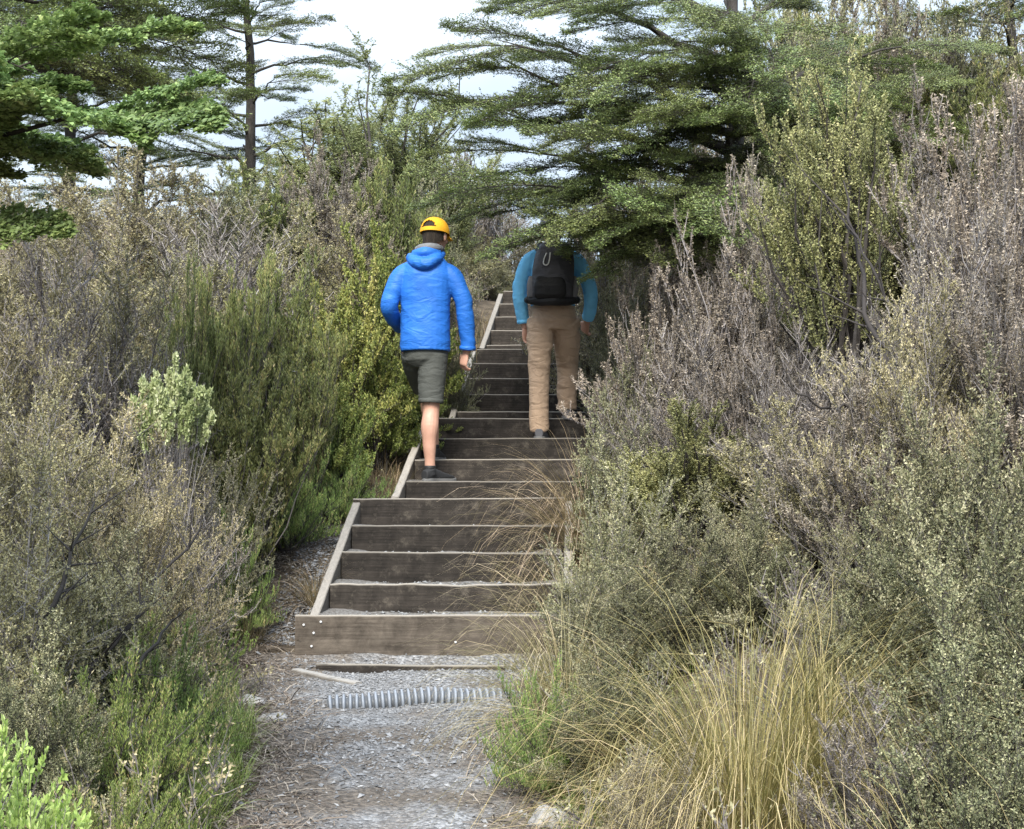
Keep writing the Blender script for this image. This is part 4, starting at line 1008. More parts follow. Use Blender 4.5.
def grass(n, region, seed, mat, h=.16):
    r = np.random.default_rng(seed); x, y = region(r, n); z = ground(x, y)
    L = h * r.uniform(.5, 1.5, n); a = r.uniform(0, 6.28, n); ti = np.abs(r.normal(0, .45, n))
    hd = np.stack([np.cos(a), np.sin(a), np.zeros(n)], -1); p = np.stack([x, y, z - .01], -1); P = [p]
    for k in range(1, 5):
        an = np.minimum(ti + .35 * k * ti + .1 * k, 2.0)
        p = p + (hd * np.sin(an)[:, None] + np.array([0, 0, 1.]) * np.cos(an)[:, None]) * (L / 4)[:, None]; P.append(p)
    P = np.stack(P, 1); Wd = .0028 * np.array([1, .95, .8, .55, .15])[None] * r.uniform(.7, 1.3, (n, 1))
    V, F = ribbons(P, Wd, norm(np.cross(hd, [0, 0, 1.]) + r.normal(0, .3, (n, 3))))
    nm = NM(); nm.add(V, F, tint=np.repeat(np.clip(r.beta(1.6, 2.2, n), 0, 1), 10)); return tag(nm.build('grass', [mat]), kind='stuff')
def gl(r, n):
    y = 3.6 + 5.2 * r.random(n); l = np.interp(y, EL[:, 0], EL[:, 1])
    cl = wob(y * 0 + 3, y, 6, 2) * .05
    return l - .06 - cl - (y > 7) * .22 - np.abs(r.normal(0, .35, n)), y
grass(17000, gl, 4, M_GRASS)
def gr(r, n):
    y = 3.6 + 6.5 * r.random(n); l = np.interp(y, ER[:, 0], ER[:, 1]); return l + .06 + .05 * wob(y * 0, y, 5, 1) + np.abs(r.normal(0, .3, n)), y
grass(9000, gr, 5, M_GRASS)
def gs(r, n):
    y = 8.3 + 8 * r.random(n); l = np.interp(y, EL[:, 0], EL[:, 1]); return l - (y < 10.2) * .18 - np.abs(r.normal(0, .22, n)), y
grass(6000, gs, 6, M_TUSSR, .18)
# ------------------------------------------------------------------ the two hikers
def fabric(name, col, rough=.7, var=.15, bump=.25, bs=220, sheen=0.0, wr=.0):
    m, nt, N, L = newmat(name)
    tc = N.new('ShaderNodeTexCoord'); n = N.new('ShaderNodeTexNoise'); n.inputs['Scale'].default_value = 9; n.inputs['Detail'].default_value = 5
    L.new(tc.outputs['Object'], n.inputs['Vector'])
    r = ramp(N, [(.3, tuple(c * (1 - var) for c in col)), (.7, tuple(min(1, c * (1 + var)) for c in col))]); L.new(n.outputs['Fac'], r.inputs[0])
    p = N.new('ShaderNodeBsdfPrincipled'); p.inputs['Roughness'].default_value = rough; L.new(r.outputs[0], p.inputs['Base Color'])
    p.inputs['Specular IOR Level'].default_value = .35
    n2 = N.new('ShaderNodeTexNoise'); n2.inputs['Scale'].default_value = bs; L.new(tc.outputs['Object'], n2.inputs['Vector'])
    b = N.new('ShaderNodeBump'); b.inputs['Strength'].default_value = bump; b.inputs['Distance'].default_value = .003; L.new(n2.outputs['Fac'], b.inputs['Height'])
    # soft creases of the cloth
    mp = N.new('ShaderNodeMapping'); mp.inputs['Scale'].default_value = (7, 7, 16); mp.inputs['Rotation'].default_value = (.3, .5, .2); L.new(tc.outputs['Object'], mp.inputs[0])
    n3 = N.new('ShaderNodeTexNoise'); n3.inputs['Scale'].default_value = 1.0; n3.inputs['Detail'].default_value = 3; n3.inputs['Distortion'].default_value = 1.2; L.new(mp.outputs[0], n3.inputs['Vector'])
    b2 = N.new('ShaderNodeBump'); b2.inputs['Strength'].default_value = wr; b2.inputs['Distance'].default_value = .03; L.new(n3.outputs['Fac'], b2.inputs['Height']); L.new(b.outputs[0], b2.inputs['Normal'])
    L.new(b2.outputs[0], p.inputs['Normal'])
    o = N.new('ShaderNodeOutputMaterial'); L.new(p.outputs[0], o.inputs['Surface'])
    return m
M_SKIN = noise_mat('skin', [(.3, (.43, .24, .175)), (.7, (.54, .32, .24))], scale=14, rough=.5, bump=.08, bscale=120)
M_BLUE = fabric('royal_blue_shell', (.017, .130, .50), .6, .12, .12, wr=.4)
M_CYAN = fabric('bright_sky_blue_fleece', (.17, .52, .84), .8, .12, .3, wr=.4)
M_GREYL = fabric('grey_lining', (.16, .165, .175), .8, wr=.3)
M_SHORTS = fabric('dark_olive_grey_cloth', (.066, .070, .064), .8, wr=.4)
M_SHORTSD = fabric('black_side_panel', (.014, .014, .015), .8, wr=.3)
M_TAN = fabric('tan_cotton', (.44, .315, .22), .85, .08, .1, wr=.7)
M_CAP = fabric('mustard_yellow_cap_cloth', (.70, .345, .016), .8, .08, .3)
M_HAIR = noise_mat('dark_brown_hair', [(.3, (.012, .009, .007)), (.7, (.04, .03, .022))], scale=60, stretch=(1, 1, .2), bump=.6, bscale=120)
M_BLACKR = fabric('black_rubber', (.018, .018, .019), .6)
M_SOLE = fabric('worn_grey_sole', (.13, .13, .13), .7)
M_SHOE = fabric('black_trail_shoe', (.022, .023, .025), .7)
M_SHOEG = fabric('grey_trail_shoe', (.10, .10, .11), .7)
M_PACK = fabric('charcoal_nylon', (.052, .052, .060), .6, .15, .2, wr=.5)
M_PACKB = fabric('black_nylon', (.009, .009, .010), .6, wr=.4)
M_WHITE = fabric('white_cord', (.72, .72, .70), .7)
M_GREYP = fabric('grey_strap', (.13, .13, .14), .7)
M_CAP2 = fabric('grey_cap_cloth', (.34, .34, .35), .8)

def rings_mesh(C, RX, RY, sides=20, U=None, Vv=None, power=2.0):
    """closed tube through centres C with half widths RX (side) / RY; rings level unless a frame is given"""
    C = np.array(C, float); n = len(C); an = np.linspace(0, 2 * np.pi, sides, endpoint=False)
    cs, sn = np.cos(an), np.sin(an)
    cs = np.sign(cs) * np.abs(cs) ** (2 / power); sn = np.sign(sn) * np.abs(sn) ** (2 / power)
    if U is None: U = np.tile([[1., 0, 0]], (n, 1)); Vv = np.tile([[0, 1., 0]], (n, 1))
    V = C[:, None] + np.array(RX)[:, None, None] * cs[None, :, None] * U[:, None] + np.array(RY)[:, None, None] * sn[None, :, None] * Vv[:, None]
    i = np.arange(n - 1)[:, None] * sides; j = np.arange(sides)[None]; j2 = (j + 1) % sides
    F = np.stack([i + j, i + j2, i + sides + j2, i + sides + j], -1).reshape(-1, 4)
    V = np.concatenate([V.reshape(-1, 3), C[:1], C[-1:]]); a, b = n * sides, n * sides + 1
    j = np.arange(sides); j2 = (j + 1) % sides
    T = np.concatenate([np.stack([np.full(sides, a), j2, j], -1), np.stack([np.full(sides, b), (n - 1) * sides + j, (n - 1) * sides + j2], -1)])
    return V, F, T
def add_rings(nm, C, RX, RY, **k):
    V, F, T = rings_mesh(C, RX, RY, **k); b = nm.n
    nm.add(V, F); nm.V.append(np.zeros((0, 3))); nm.T.append(np.zeros(0)); nm.F.append(T + b); nm.M.append(np.zeros(len(T), int))
def smooth_path(P, R, k=5):
    P = np.array(P, float); R = np.array(R, float); n = len(P); t = np.linspace(0, n - 1, (n - 1) * k + 1)
    out = []; rr = []
    for v in t:
        i = min(int(v), n - 2); f = v - i
        p0, p1, p2, p3 = P[max(i - 1, 0)], P[i], P[i + 1], P[min(i + 2, n - 1)]
        out.append(.5 * (2 * p1 + (p2 - p0) * f + (2 * p0 - 5 * p1 + 4 * p2 - p3) * f * f + (3 * p1 - p0 - 3 * p2 + p3) * f ** 3))
        g_ = f * f * (3 - 2 * f); rr.append(R[i] * (1 - g_) + R[i + 1] * g_)
    return np.array(out), np.array(rr)
def limb(nm, P, R, sides=16, k=5, flat=1.0):
    C, rr = smooth_path(P, R, k)
    T = norm(np.gradient(C, axis=0)); ref = np.where(np.abs(T[:, 1:2]) > .85, np.array([0, 0, 1.]), np.array([0, 1., 0]))
    U = norm(np.cross(T, ref)); Vv = np.cross(T, U)
    add_rings(nm, C, rr, rr * flat, sides=sides, U=U, Vv=Vv)
def ball(nm, c, r, sides=20, rows=14):
    th = np.linspace(.08, np.pi - .08, rows); c = np.array(c, float); r = np.array(r, float) * np.ones(3)
    C = c + np.stack([0 * th, 0 * th, np.cos(th) * r[2]], -1)
    add_rings(nm, C, np.sin(th) * r[0], np.sin(th) * r[1], sides=sides)
def fuse(nm, name, mats, parent, voxel=.006, iters=4, fold=None, loc=None):
    """volumes joined into ONE continuous skin (voxel remesh), relaxed, then creased"""
    me = nm.mesh(name); o = bpy.data.objects.new(name, me); COL.objects.link(o)
    md = o.modifiers.new('r', 'REMESH'); md.mode = 'VOXEL'; md.voxel_size = voxel; md.adaptivity = 0
    s = o.modifiers.new('s', 'SMOOTH'); s.factor = .5; s.iterations = iters
    dg = bpy.context.evaluated_depsgraph_get(); dg.update()
    m2 = bpy.data.meshes.new_from_object(o.evaluated_get(dg)); bpy.data.objects.remove(o)
    if fold:
        n = len(m2.vertices); co = np.empty(n * 3, np.float32); m2.vertices.foreach_get('co', co); co = co.reshape(-1, 3)
        nr = np.empty(n * 3, np.float32); m2.vertices.foreach_get('normal', nr); nr = nr.reshape(-1, 3)
        amp = np.array([fold(c) for c in co]); co = co + nr * amp[:, None]
        m2.vertices.foreach_set('co', co.astype(np.float32).ravel())
    m2.polygons.foreach_set('use_smooth', np.ones(len(m2.polygons), bool)); m2.update()
    m2.name = name
    m2.materials.clear()
    return link(name, m2, parent, mats, loc)
def creases(amp, fx=9, fz=22, seed=0, diag=.6):
    def f(c):
        v = Vector((c[0] * fx + c[2] * fz * diag * .3 + seed, c[1] * fx, c[2] * fz))
        a = mnoise.noise(v); b = mnoise.noise(v * 2.1 + Vector((5, 1, 2)))
        m = min(1.0, max(.12, .45 + 1.5 * mnoise.noise(Vector((c[0] * 5 + seed * 1.7, c[1] * 5, c[2] * 4.2)))))
        return amp * m * ((1 - abs(a) * 2.2) * .7 + .3 * b)
    return f
def hand(nm, wrist, d, side, curl=.9, s=1.0, pal=(0, 0, 1)):
    """palm, four unequal bent fingers and a thumb; d = direction of the hand, side = towards the thumb"""
    w = np.array(wrist, float); d = norm(np.array([d], float))[0]; sd = np.array(side, float); sd = norm((sd - d * np.dot(sd, d))[None])[0]; pn = np.cross(d, sd)
    C = np.array([w - d * .02, w + d * .015 * s, w + d * .05 * s, w + d * .085 * s, w + d * .098 * s]); rx = np.array([.026, .030, .040, .042, .034]) * s; ry = np.array([.021, .019, .017, .0145, .010]) * s
    add_rings(nm, C, rx, ry, sides=16, U=np.tile(sd, (5, 1)), Vv=np.tile(pn, (5, 1)))
    for k, (o, ln) in enumerate(((.030, .070), (.0105, .080), (-.0105, .075), (-.030, .058))):
        p = w + d * .085 * s + sd * o * s; P = [p - d * .02]; a = .15; dr = d
        P.append(p)
        for q, seg in enumerate((.45, .32, .26)):
            a += curl * (.45, .75, .5)[q]
            v = norm((d * math.cos(a) + pn * math.sin(a) + sd * o * 2.0)[None])[0]; p = p + v * ln * seg * s; P.append(p)
        limb(nm, P, np.array([.0088, .0088, .0082, .0076, .0062]) * s, sides=10, k=3)
    p = w + d * .025 * s + sd * .028 * s
    v1 = norm((d * .65 + sd * .75 + pn * .25)[None])[0]; v2 = norm((d * .9 + sd * .2 + pn * .45)[None])[0]
    limb(nm, [p - v1 * .015, p, p + v1 * .035 * s, p + v1 * .035 * s + v2 * .045 * s], np.array([.012, .0125, .011, .0075]) * s, sides=10, k=3)
def head(nm, c, yaw, s=1.0, pitch=0):
    """skull, jaw, nose, ears and eye hollows as one volume set; faces +Y turned by yaw"""
    Rm = np.array(Matrix.Rotation(yaw, 3, 'Z') @ Matrix.Rotation(pitch, 3, 'X')); c = np.array(c, float); sub = NM()
    ball(sub, (0, -.010, .035), (.076, .097, .092)); ball(sub, (0, .030, -.045), (.056, .066, .070)); ball(sub, (0, .062, -.092), (.030, .026, .022))
    limb(sub, [(0, .088, .012), (0, .104, -.018), (0, .112, -.036)], [.010, .012, .014], sides=10); ball(sub, (0, .100, -.040), (.017, .012, .009))
    ball(sub, (0, .086, -.066), (.024, .014, .008)); ball(sub, (0, .086, .022), (.050, .012, .009))
    for e in (-1, 1):
        ball(sub, (e * .078, -.008, -.012), (.010, .020, .033)); ball(sub, (e * .031, .080, .004), (.014, .012, .010)); ball(sub, (e * .045, .060, -.03), (.02, .025, .02))
    for V, F, M in zip(sub.V, sub.F, sub.M): pass
    base = nm.n
    for V in sub.V:
        W_ = (V * s) @ Rm.T + c; nm.V.append(W_); nm.T.append(np.full(len(W_), .5))
    for F in sub.F: nm.F.append(F + base); nm.M.append(np.zeros(len(F), int))
    nm.n += sub.n
    return Rm
def foot(nm, heel, yaw, z, L=.27):
    Rm = np.array(Matrix.Rotation(yaw, 3, 'Z')); yy = np.linspace(0, L, 7)
    C = np.stack([0 * yy, yy, z + np.array([.05, .055, .05, .042, .034, .03, .027])], -1) @ Rm.T + np.array([heel[0], heel[1], 0])
    U = np.tile(Rm[:, 0], (7, 1)); Vv = np.tile([0, 0, 1.], (7, 1))
    add_rings(nm, C, np.array([.022, .032, .034, .038, .044, .042, .028]), np.array([.03, .05, .05, .042, .034, .028, .018]) * .9, sides=14, U=U, Vv=Vv)
def shoe(name, root, heel, yaw, z, m, pitch=0.0, L=.295):
    """upper with tongue and collar, thick sole as its own piece; heel at the origin of the shoe"""
    nm = NM(); yy = np.linspace(0, L, 12)
    wd = np.interp(yy / L, [0, .12, .35, .6, .8, .93, 1], [.028, .038, .037, .046, .049, .040, .016])
    ht = np.interp(yy / L, [0, .1, .25, .38, .55, .8, .93, 1], [.055, .068, .070, .066, .050, .034, .028, .014])
    C = np.stack([0 * yy, yy - .035, .022 + ht * .5], -1)
    add_rings(nm, C, wd, ht * .62, sides=18, U=np.tile([1., 0, 0], (12, 1)), Vv=np.tile([0, 0, 1.], (12, 1)), power=2.6)
    limb(nm, [(0, .025, .05), (0, .022, .075), (0, .018, .092)], [.046, .044, .045], sides=16)
    limb(nm, [(0, .06, .075), (0, .045, .095), (0, .040, .105)], [.026, .026, .018], sides=12)
    for q in range(4): limb(nm, [(-.03, .085 + q * .022, .078 - q * .008), (0, .088 + q * .022, .090 - q * .010), (.03, .085 + q * .022, .078 - q * .008)], [.004] * 3, sides=8, k=2)
    o = fuse(nm, name, [m], root, .0045, 3)
    ns = NM(); n = 40; an = np.linspace(0, 2 * np.pi, n, endpoint=False)
    t = (1 - np.cos(an)) / 2; s_ = np.sign(np.sin(an)); w2 = np.interp(t, [0, .02, .12, .35, .6, .8, .93, .985, 1], [0, .022, .042, .040, .050, .053, .044, .022, 0])
    X = s_ * w2; Y = t * (L + .012) - .041; toe = .010 * sstep((t - .75) / .25)
    prof = [(.96, 0.0), (1.0, .004), (1.03, .014), (1.0, .027), (.9, .030)]
    Vv = np.concatenate([np.stack([X * a, (Y - L / 2) * (1 - (1 - a) * .3) + L / 2, b + toe], -1) for a, b in prof]); m_ = len(prof)
    i = np.arange(m_ - 1)[:, None] * n; j = np.arange(n)[None]; j2 = (j + 1) % n
    ns.add(Vv, np.stack([i + j, i + j2, i + n + j2, i + n + j], -1).reshape(-1, 4)); ns.add(Vv[:n], np.arange(n)[None, ::-1]); ns.add(Vv[-n:], np.arange(n)[None])
    ns.build('sole', [M_SOLE], o, smooth=False)
    o.location = (heel[0], heel[1], z); o.rotation_euler = (pitch, 0, yaw)
    return o
def cap(root, c, Rm, m, s=1.0, back_hole=True, tilt=-.08):
    """baseball cap: panelled crown with the adjuster arch cut out at the back, strap, button and curved brim"""
    R3 = Matrix([list(r) for r in Rm]) @ Matrix.Rotation(tilt, 3, 'X')
    na, ne = 60, 22; V = []; F = []
    az = np.linspace(0, 2 * np.pi, na, endpoint=False); el = np.linspace(0, np.pi / 2 * .985, ne)
    for e in el:
        for a in az:
            pan = 1 + .012 * abs(math.sin(3 * a)) * math.cos(e)
            V.append((.089 * math.cos(e) ** .82 * math.cos(a) * pan, .108 * math.cos(e) ** .82 * math.sin(a) * pan, .105 * math.sin(e) ** .95))
    V = np.array(V) * s
    for i in range(ne - 1):
        for j in range(na):
            a = az[j] + np.pi / na; dx = (a - 1.5 * np.pi); dx = (dx + np.pi) % (2 * np.pi) - np.pi
            h = math.sin(el[i]) * .105
            if back_hole and h > .016 and (dx / .60) ** 2 + ((h - .014) / .052) ** 2 < 1: continue
            j2 = (j + 1) % na; F.append((i * na + j, i * na + j2, (i + 1) * na + j2, (i + 1) * na + j))
    F = np.array(F)
    nm = NM(); nm.add(V, F); nm.add(V * np.array([.965, .97, .965]), F[:, ::-1])
    r0 = V[:na]; rin = r0 * np.array([.965, .97, 1]); j = np.arange(na); j2 = (j + 1) % na
    nm.add(np.concatenate([r0, rin]), np.stack([j, na + j, na + j2, j2], -1))
    o = nm.build('cap', [m], root, smooth=True, loc=tuple(c)); o.rotation_euler = R3.to_euler()
    nb = NM(); ball(nb, (0, 0, .106 * s), (.008, .008, .005), 10, 6); nb.build('button', [m], o, smooth=True)
    br = NM(); nu, nv = 21, 9; P = []
    for top in (0, 1):
        for v in range(nv):
            for u in range(nu):
                a = R_(90) + (u / (nu - 1) - .5) * R_(125); f = v / (nv - 1)
                rx = .086 + .004 * f; x = math.cos(a) * rx * (1 + .06 * f); y = math.sin(a) * .106 + f * .072 * max(0, 1 - abs(u / (nu - 1) - .5) ** 2.6 * 5.6)
                P.append((x, y, .006 - .9 * x * x * 3.2 - f * .012 + top * .004))
    P = np.array(P) * s; k = nu * nv; i, j = np.meshgrid(np.arange(nv - 1), np.arange(nu - 1), indexing='ij'); q = (i * nu + j).ravel()
    Ft = np.stack([q, q + 1, q + nu + 1, q + nu], -1); br.add(P, np.concatenate([Ft[:, ::-1], Ft + k]))
    ring = np.concatenate([np.arange(nu), np.arange(1, nv) * nu + nu - 1, (nv - 1) * nu + np.arange(nu - 2, -1, -1), np.arange(nv - 2, 0, -1) * nu]); r2 = np.roll(ring, -1)
    br.add(P, np.stack([ring, r2, r2 + k, ring + k], -1)); b = br.build('brim', [m], o, smooth=True)
    return o
def hair(root, c, Rm, s=1.0, low=-.075, cover=.02):
    """cropped hair: a close shell round the back and sides of the skull with an uneven lower edge"""
    nm = NM(); na, nz = 46, 14; V = []; T = []
    for k in range(nz):
        for a in np.linspace(R_(-210), R_(30), na):
            nape = max(0, -math.sin(a)); lo = -.012 + (low + .012) * nape ** .7 + .004 * math.sin(a * 23)
            z = lo + (.094 - lo) * k / (nz - 1); e = max(0.0, 1 - ((z - .035) / .098) ** 2) if z > .035 else 1 - .12 * ((.035 - z) / .11) ** 2
            w = math.sqrt(e) * (1.02 + .006 * math.sin(a * 31 + k * 2))
            V.append((.082 * w * math.cos(a), -.010 + .102 * w * math.sin(a), z))
    V = np.array(V) * s; i, j = np.meshgrid(np.arange(nz - 1), np.arange(na - 1), indexing='ij'); q = (i * na + j).ravel()
    F = np.stack([q, q + 1, q + na + 1, q + na], -1); nm.add(V, F); nm.add(V * np.array([.93, .93, 1]), F[:, ::-1])
    o = nm.build('hair', [M_HAIR], root, smooth=True, loc=tuple(c)); o.rotation_euler = Matrix([list(r) for r in Rm]).to_euler(); return o

# ---------------- hiker with the yellow cap
d1 = 10.24; root1 = empty('person', (px_x(428, d1), d1, step_z(d1) - .012))
tag(root1, 'hiker in a royal blue hooded jacket, dark shorts and yellow cap, climbing away', 'person', 'hikers climbing the stairs')
HC = np.array([.045, .015, 1.70]); yaw1 = R_(-24)
nm = NM()
R1 = head(nm, HC, yaw1)
limb(nm, [(-.01, -.02, 1.42), (.0, -.012, 1.53), (.035, .004, 1.65)], [.075, .060, .058])
add_rings(nm, [(-.02, .02, .86), (-.02, .02, 1.0), (-.02, .01, 1.2), (-.02, 0, 1.38), (-.015, -.01, 1.47), (-.01, -.01, 1.53)], [.135, .14, .135, .15, .12, .05], [.10, .105, .10, .10, .08, .05])
# right arm hanging, left arm bent forward
limb(nm, [(.14, -.01, 1.45), (.185, -.01, 1.36), (.235, -.01, 1.20), (.255, .03, 1.07), (.262, .055, .93), (.256, .06, .90)], [.045, .048, .042, .038, .028, .027])
hand(nm, (.256, .062, .905), (-.22, .12, -1), (-.6, .7, -.1), curl=.95)
limb(nm, [(-.17, -.01, 1.45), (-.22, -.02, 1.36), (-.272, -.03, 1.20), (-.245, .09, 1.13), (-.20, .205, 1.10), (-.19, .225, 1.10)], [.045, .048, .042, .038, .028, .027])
hand(nm, (-.19, .225, 1.10), (.35, 1, .02), (.1, .1, 1), curl=.9)
# standing right leg, left leg lifted on to the next step
limb(nm, [(.03, .01, .93), (.022, .015, .75), (.018, .015, .56), (.020, .012, .49), (.012, -.012, .385), (.010, -.015, .27), (.014, -.012, .15), (.014, -.01, .08)], [.095, .085, .062, .056, .061, .047, .036, .038])
foot(nm, (.0, -.05), R_(-22), 0)
zz = .156
limb(nm, [(-.095, .02, .93), (-.075, .16, .81), (-.04, .31, .69), (-.03, .34, .63), (-.008, .335, .52), (.01, .345, .40), (.02, .36, .30), (.02, .36, .24)], [.095, .085, .064, .058, .060, .046, .036, .038])
foot(nm, (.02, .32), R_(-6), zz)
fuse(nm, 'body', [M_SKIN], root1, .0042, 5)
hair(root1, HC, R1, .97)
cap(root1, HC + R1 @ np.array([0, -.008, .014]), R1, M_CAP, 1.09)
for e in (-1, 1):
    eb = NM(); ball(eb, (0, 0, 0), (.011, .008, .006), 12, 8); eb.build('eye', [M_WHITE], root1, smooth=True, loc=tuple(HC + R1 @ np.array([e * .031, .089, .003])))
nm = NM()
add_rings(nm, [(-.022, .02, .902), (-.022, .02, .96), (-.022, .015, 1.06), (-.020, .008, 1.20), (-.018, .0, 1.34), (-.015, -.008, 1.42), (-.012, -.012, 1.49), (-.005, -.012, 1.545), (.012, -.008, 1.585)],
          [.170, .172, .170, .168, .176, .178, .158, .108, .078], [.135, .14, .138, .130, .130, .122, .10, .082, .076], sides=28, power=2.25)
limb(nm, [(.085, -.012, 1.462), (.162, -.012, 1.412), (.232, -.012, 1.27), (.248, .0, 1.18), (.262, .03, 1.06), (.270, .05, .955), (.268, .056, .925)], [.060, .068, .061, .059, .056, .051, .049], sides=20)
limb(nm, [(-.115, -.012, 1.462), (-.192, -.015, 1.412), (-.252, -.03, 1.28), (-.266, -.028, 1.205), (-.252, .05, 1.15), (-.225, .15, 1.115), (-.205, .20, 1.105)], [.060, .068, .061, .060, .056, .051, .049], sides=20)
jk = fuse(nm, 'jacket', [M_BLUE], root1, .0065, 5, creases(.0075, 6, 7, 3, 2.6))
# hem of the jacket and cuffs
def band(name, C, T, rx, ry, h, m, parent, t=.006):
    C = np.array(C, float); T = norm(np.array([T], float))[0]; ref = np.array([0, 1., 0]) if abs(T[1]) < .8 else np.array([0, 0, 1.]); U = norm(np.cross(ref, T)[None])[0]; V_ = np.cross(T, U)
    nm = NM(); n = 28; an = np.linspace(0, 2 * np.pi, n, endpoint=False); prof = [(0, -h / 2), (t, -h / 2 + .003), (t, h / 2 - .003), (0, h / 2)]
    V = np.concatenate([C + (np.cos(an) * (rx + a))[:, None] * U + (np.sin(an) * (ry + a))[:, None] * V_ + T * b for a, b in prof])
    i = np.arange(3)[:, None] * n; j = np.arange(n)[None]; j2 = (j + 1) % n
    nm.add(V, np.stack([i + j, i + j2, i + n + j2, i + n + j], -1).reshape(-1, 4)); return nm.build(name, [m], parent, smooth=True)
band('cuff', (.268, .056, .930), (-.05, .15, -1), .050, .050, .03, M_BLUE, jk)
band('cuff', (-.207, .196, 1.105), (.35, 1, -.05), .050, .050, .03, M_BLUE, jk)
band('hem_band', (-.022, .02, .915), (0, 0, 1), .166, .132, .022, M_BLUE, jk)
# hood folded down on the back, grey lining showing in its mouth
nm = NM()
limb(nm, [(-.125, .03, 1.565), (-.115, -.07, 1.525), (-.035, -.130, 1.485), (.055, -.110, 1.52), (.098, -.005, 1.575)], [.022, .034, .042, .034, .022], sides=18)
ball(nm, (-.03, -.085, 1.50), (.095, .045, .05)); limb(nm, [(-.10, -.06, 1.56), (-.01, -.10, 1.57), (.075, -.05, 1.575)], [.03, .04, .028], sides=16)
fuse(nm, 'hood', [M_BLUE], jk, .006, 5, creases(.006, 14, 16, 9))
nm = NM(); limb(nm, [(-.085, .02, 1.592), (-.06, -.065, 1.602), (.01, -.092, 1.606), (.07, -.06, 1.606), (.098, .015, 1.602)], [.016, .026, .030, .026, .016], sides=16)
fuse(nm, 'hood_lining', [M_GREYL], jk, .006, 4, creases(.004, 16, 16, 2))
nm = NM()
add_rings(nm, [(-.02, .025, 1.0), (-.02, .025, .92), (-.018, .028, .84), (-.018, .03, .79)], [.155, .158, .150, .10], [.115, .125, .12, .08], sides=24)
limb(nm, [(.030, .015, .88), (.026, .015, .76), (.020, .015, .64), (.018, .015, .548)], [.105, .098, .090, .082], sides=22)
limb(nm, [(-.095, .03, .90), (-.088, .14, .82), (-.058, .27, .72), (-.042, .31, .665)], [.098, .096, .090, .084], sides=22)
sh = fuse(nm, 'shorts', [M_SHORTS], root1, .0065, 5, creases(.006, 10, 17, 6))
band('hem_band', (.018, .015, .562), (.05, 0, 1), .083, .083, .03, M_SHORTS, sh, .004)
shoe('shoe', root1, (.0, -.05), R_(-36), .0, M_SHOE, 0, .315)
shoe('shoe', root1, (.02, .335), R_(-8), zz, M_SHOE)
for (x, y, z) in ((.013, -.012, .10), (.02, .36, .257)):
    band('sock', (x, y, z), (0, 0, 1),   .038, .038, .035, M_BLACKR, root1, .004)

# ---------------- hiker with the backpack
d2 = 11.06; root2 = empty('person', (px_x(548, d2), d2, step_z(d2) - .012))
tag(root2, 'hiker in tan trousers and a sky blue fleece, head hidden by the beech boughs', 'person', 'hikers climbing the stairs')
HC2 = np.array([.035, .085, 1.575]); yaw2 = R_(6)
z3 = .168
nm = NM(); R2 = head(nm, HC2, yaw2, pitch=R_(-14))
limb(nm, [(.04, 0, 1.33), (.04, .03, 1.43), (.036, .07, 1.53)], [.075, .060, .056])
add_rings(nm, [(.04, .02, .84), (.04, .01, 1.0), (.04, .01, 1.15), (.04, .0, 1.30), (.04, .01, 1.38), (.04, .02, 1.43)], [.14, .135, .135, .15, .12, .05], [.10, .10, .10, .10, .08, .05])
limb(nm, [(-.12, 0, 1.36), (-.165, 0, 1.27), (-.205, -.01, 1.09), (-.195, .03, .97), (-.172, .06, .865), (-.168, .065, .84)], [.045, .048, .042, .038, .028, .027])
hand(nm, (-.168, .066, .845), (.1, .15, -1), (.6, .7, .1), curl=.9)
limb(nm, [(.20, 0, 1.36), (.255, 0, 1.27), (.315, -.01, 1.09), (.315, .08, .99), (.30, .17, .91), (.297, .185, .90)], [.045, .048, .042, .038, .028, .027])
hand(nm, (.297, .185, .90), (-.15, .7, -.7), (-.6, .5, .4), curl=.9)
limb(nm, [(-.05, .01, .90), (-.058, .01, .72), (-.062, .008, .50), (-.064, -.005, .36), (-.066, -.01, .2), (-.066, -.005, .08)], [.09, .078, .056, .056, .042, .038])
foot(nm, (-.066, -.05), R_(-4), 0)
limb(nm, [(.125, .02, .90), (.14, .13, .75), (.150, .24, .60), (.152, .26, .48), (.152, .28, .36), (.152, .30, .26)], [.09, .078, .058, .056, .042, .038])
foot(nm, (.152, .255), R_(-8), z3)
fuse(nm, 'body', [M_SKIN], root2, .0042, 5)
hair(root2, HC2, R2, .97)
cap(root2, HC2 + R2 @ np.array([0, -.008, .014]), R2, M_CAP2, 1.09)
for e in (-1, 1):
    eb = NM(); ball(eb, (0, 0, 0), (.011, .008, .006), 12, 8); eb.build('eye', [M_WHITE], root2, smooth=True, loc=tuple(HC2 + R2 @ np.array([e * .031, .089, .003])))
nm = NM()
add_rings(nm, [(.04, .015, .995), (.04, .012, 1.05), (.04, .008, 1.15), (.04, 0, 1.27), (.04, .0, 1.34), (.04, .01, 1.40), (.04, .028, 1.45)], [.165, .162, .162, .172, .16, .105, .068], [.125, .122, .12, .122, .115, .088, .068], sides=26, power=2.2)
limb(nm, [(-.07, 0, 1.37), (-.14, 0, 1.322), (-.198, -.012, 1.18), (-.208, -.006, 1.08), (-.195, .03, .97), (-.178, .055, .885)], [.058, .062, .055, .053, .049, .045], sides=20)
limb(nm, [(.15, 0, 1.37), (.222, 0, 1.322), (.295, -.012, 1.18), (.318, .0, 1.08), (.318, .08, .99), (.304, .155, .925)], [.058, .062, .055, .053, .049, .045], sides=20)
fl = fuse(nm, 'fleece', [M_CYAN], root2, .0065, 5, creases(.005, 8, 17, 13))
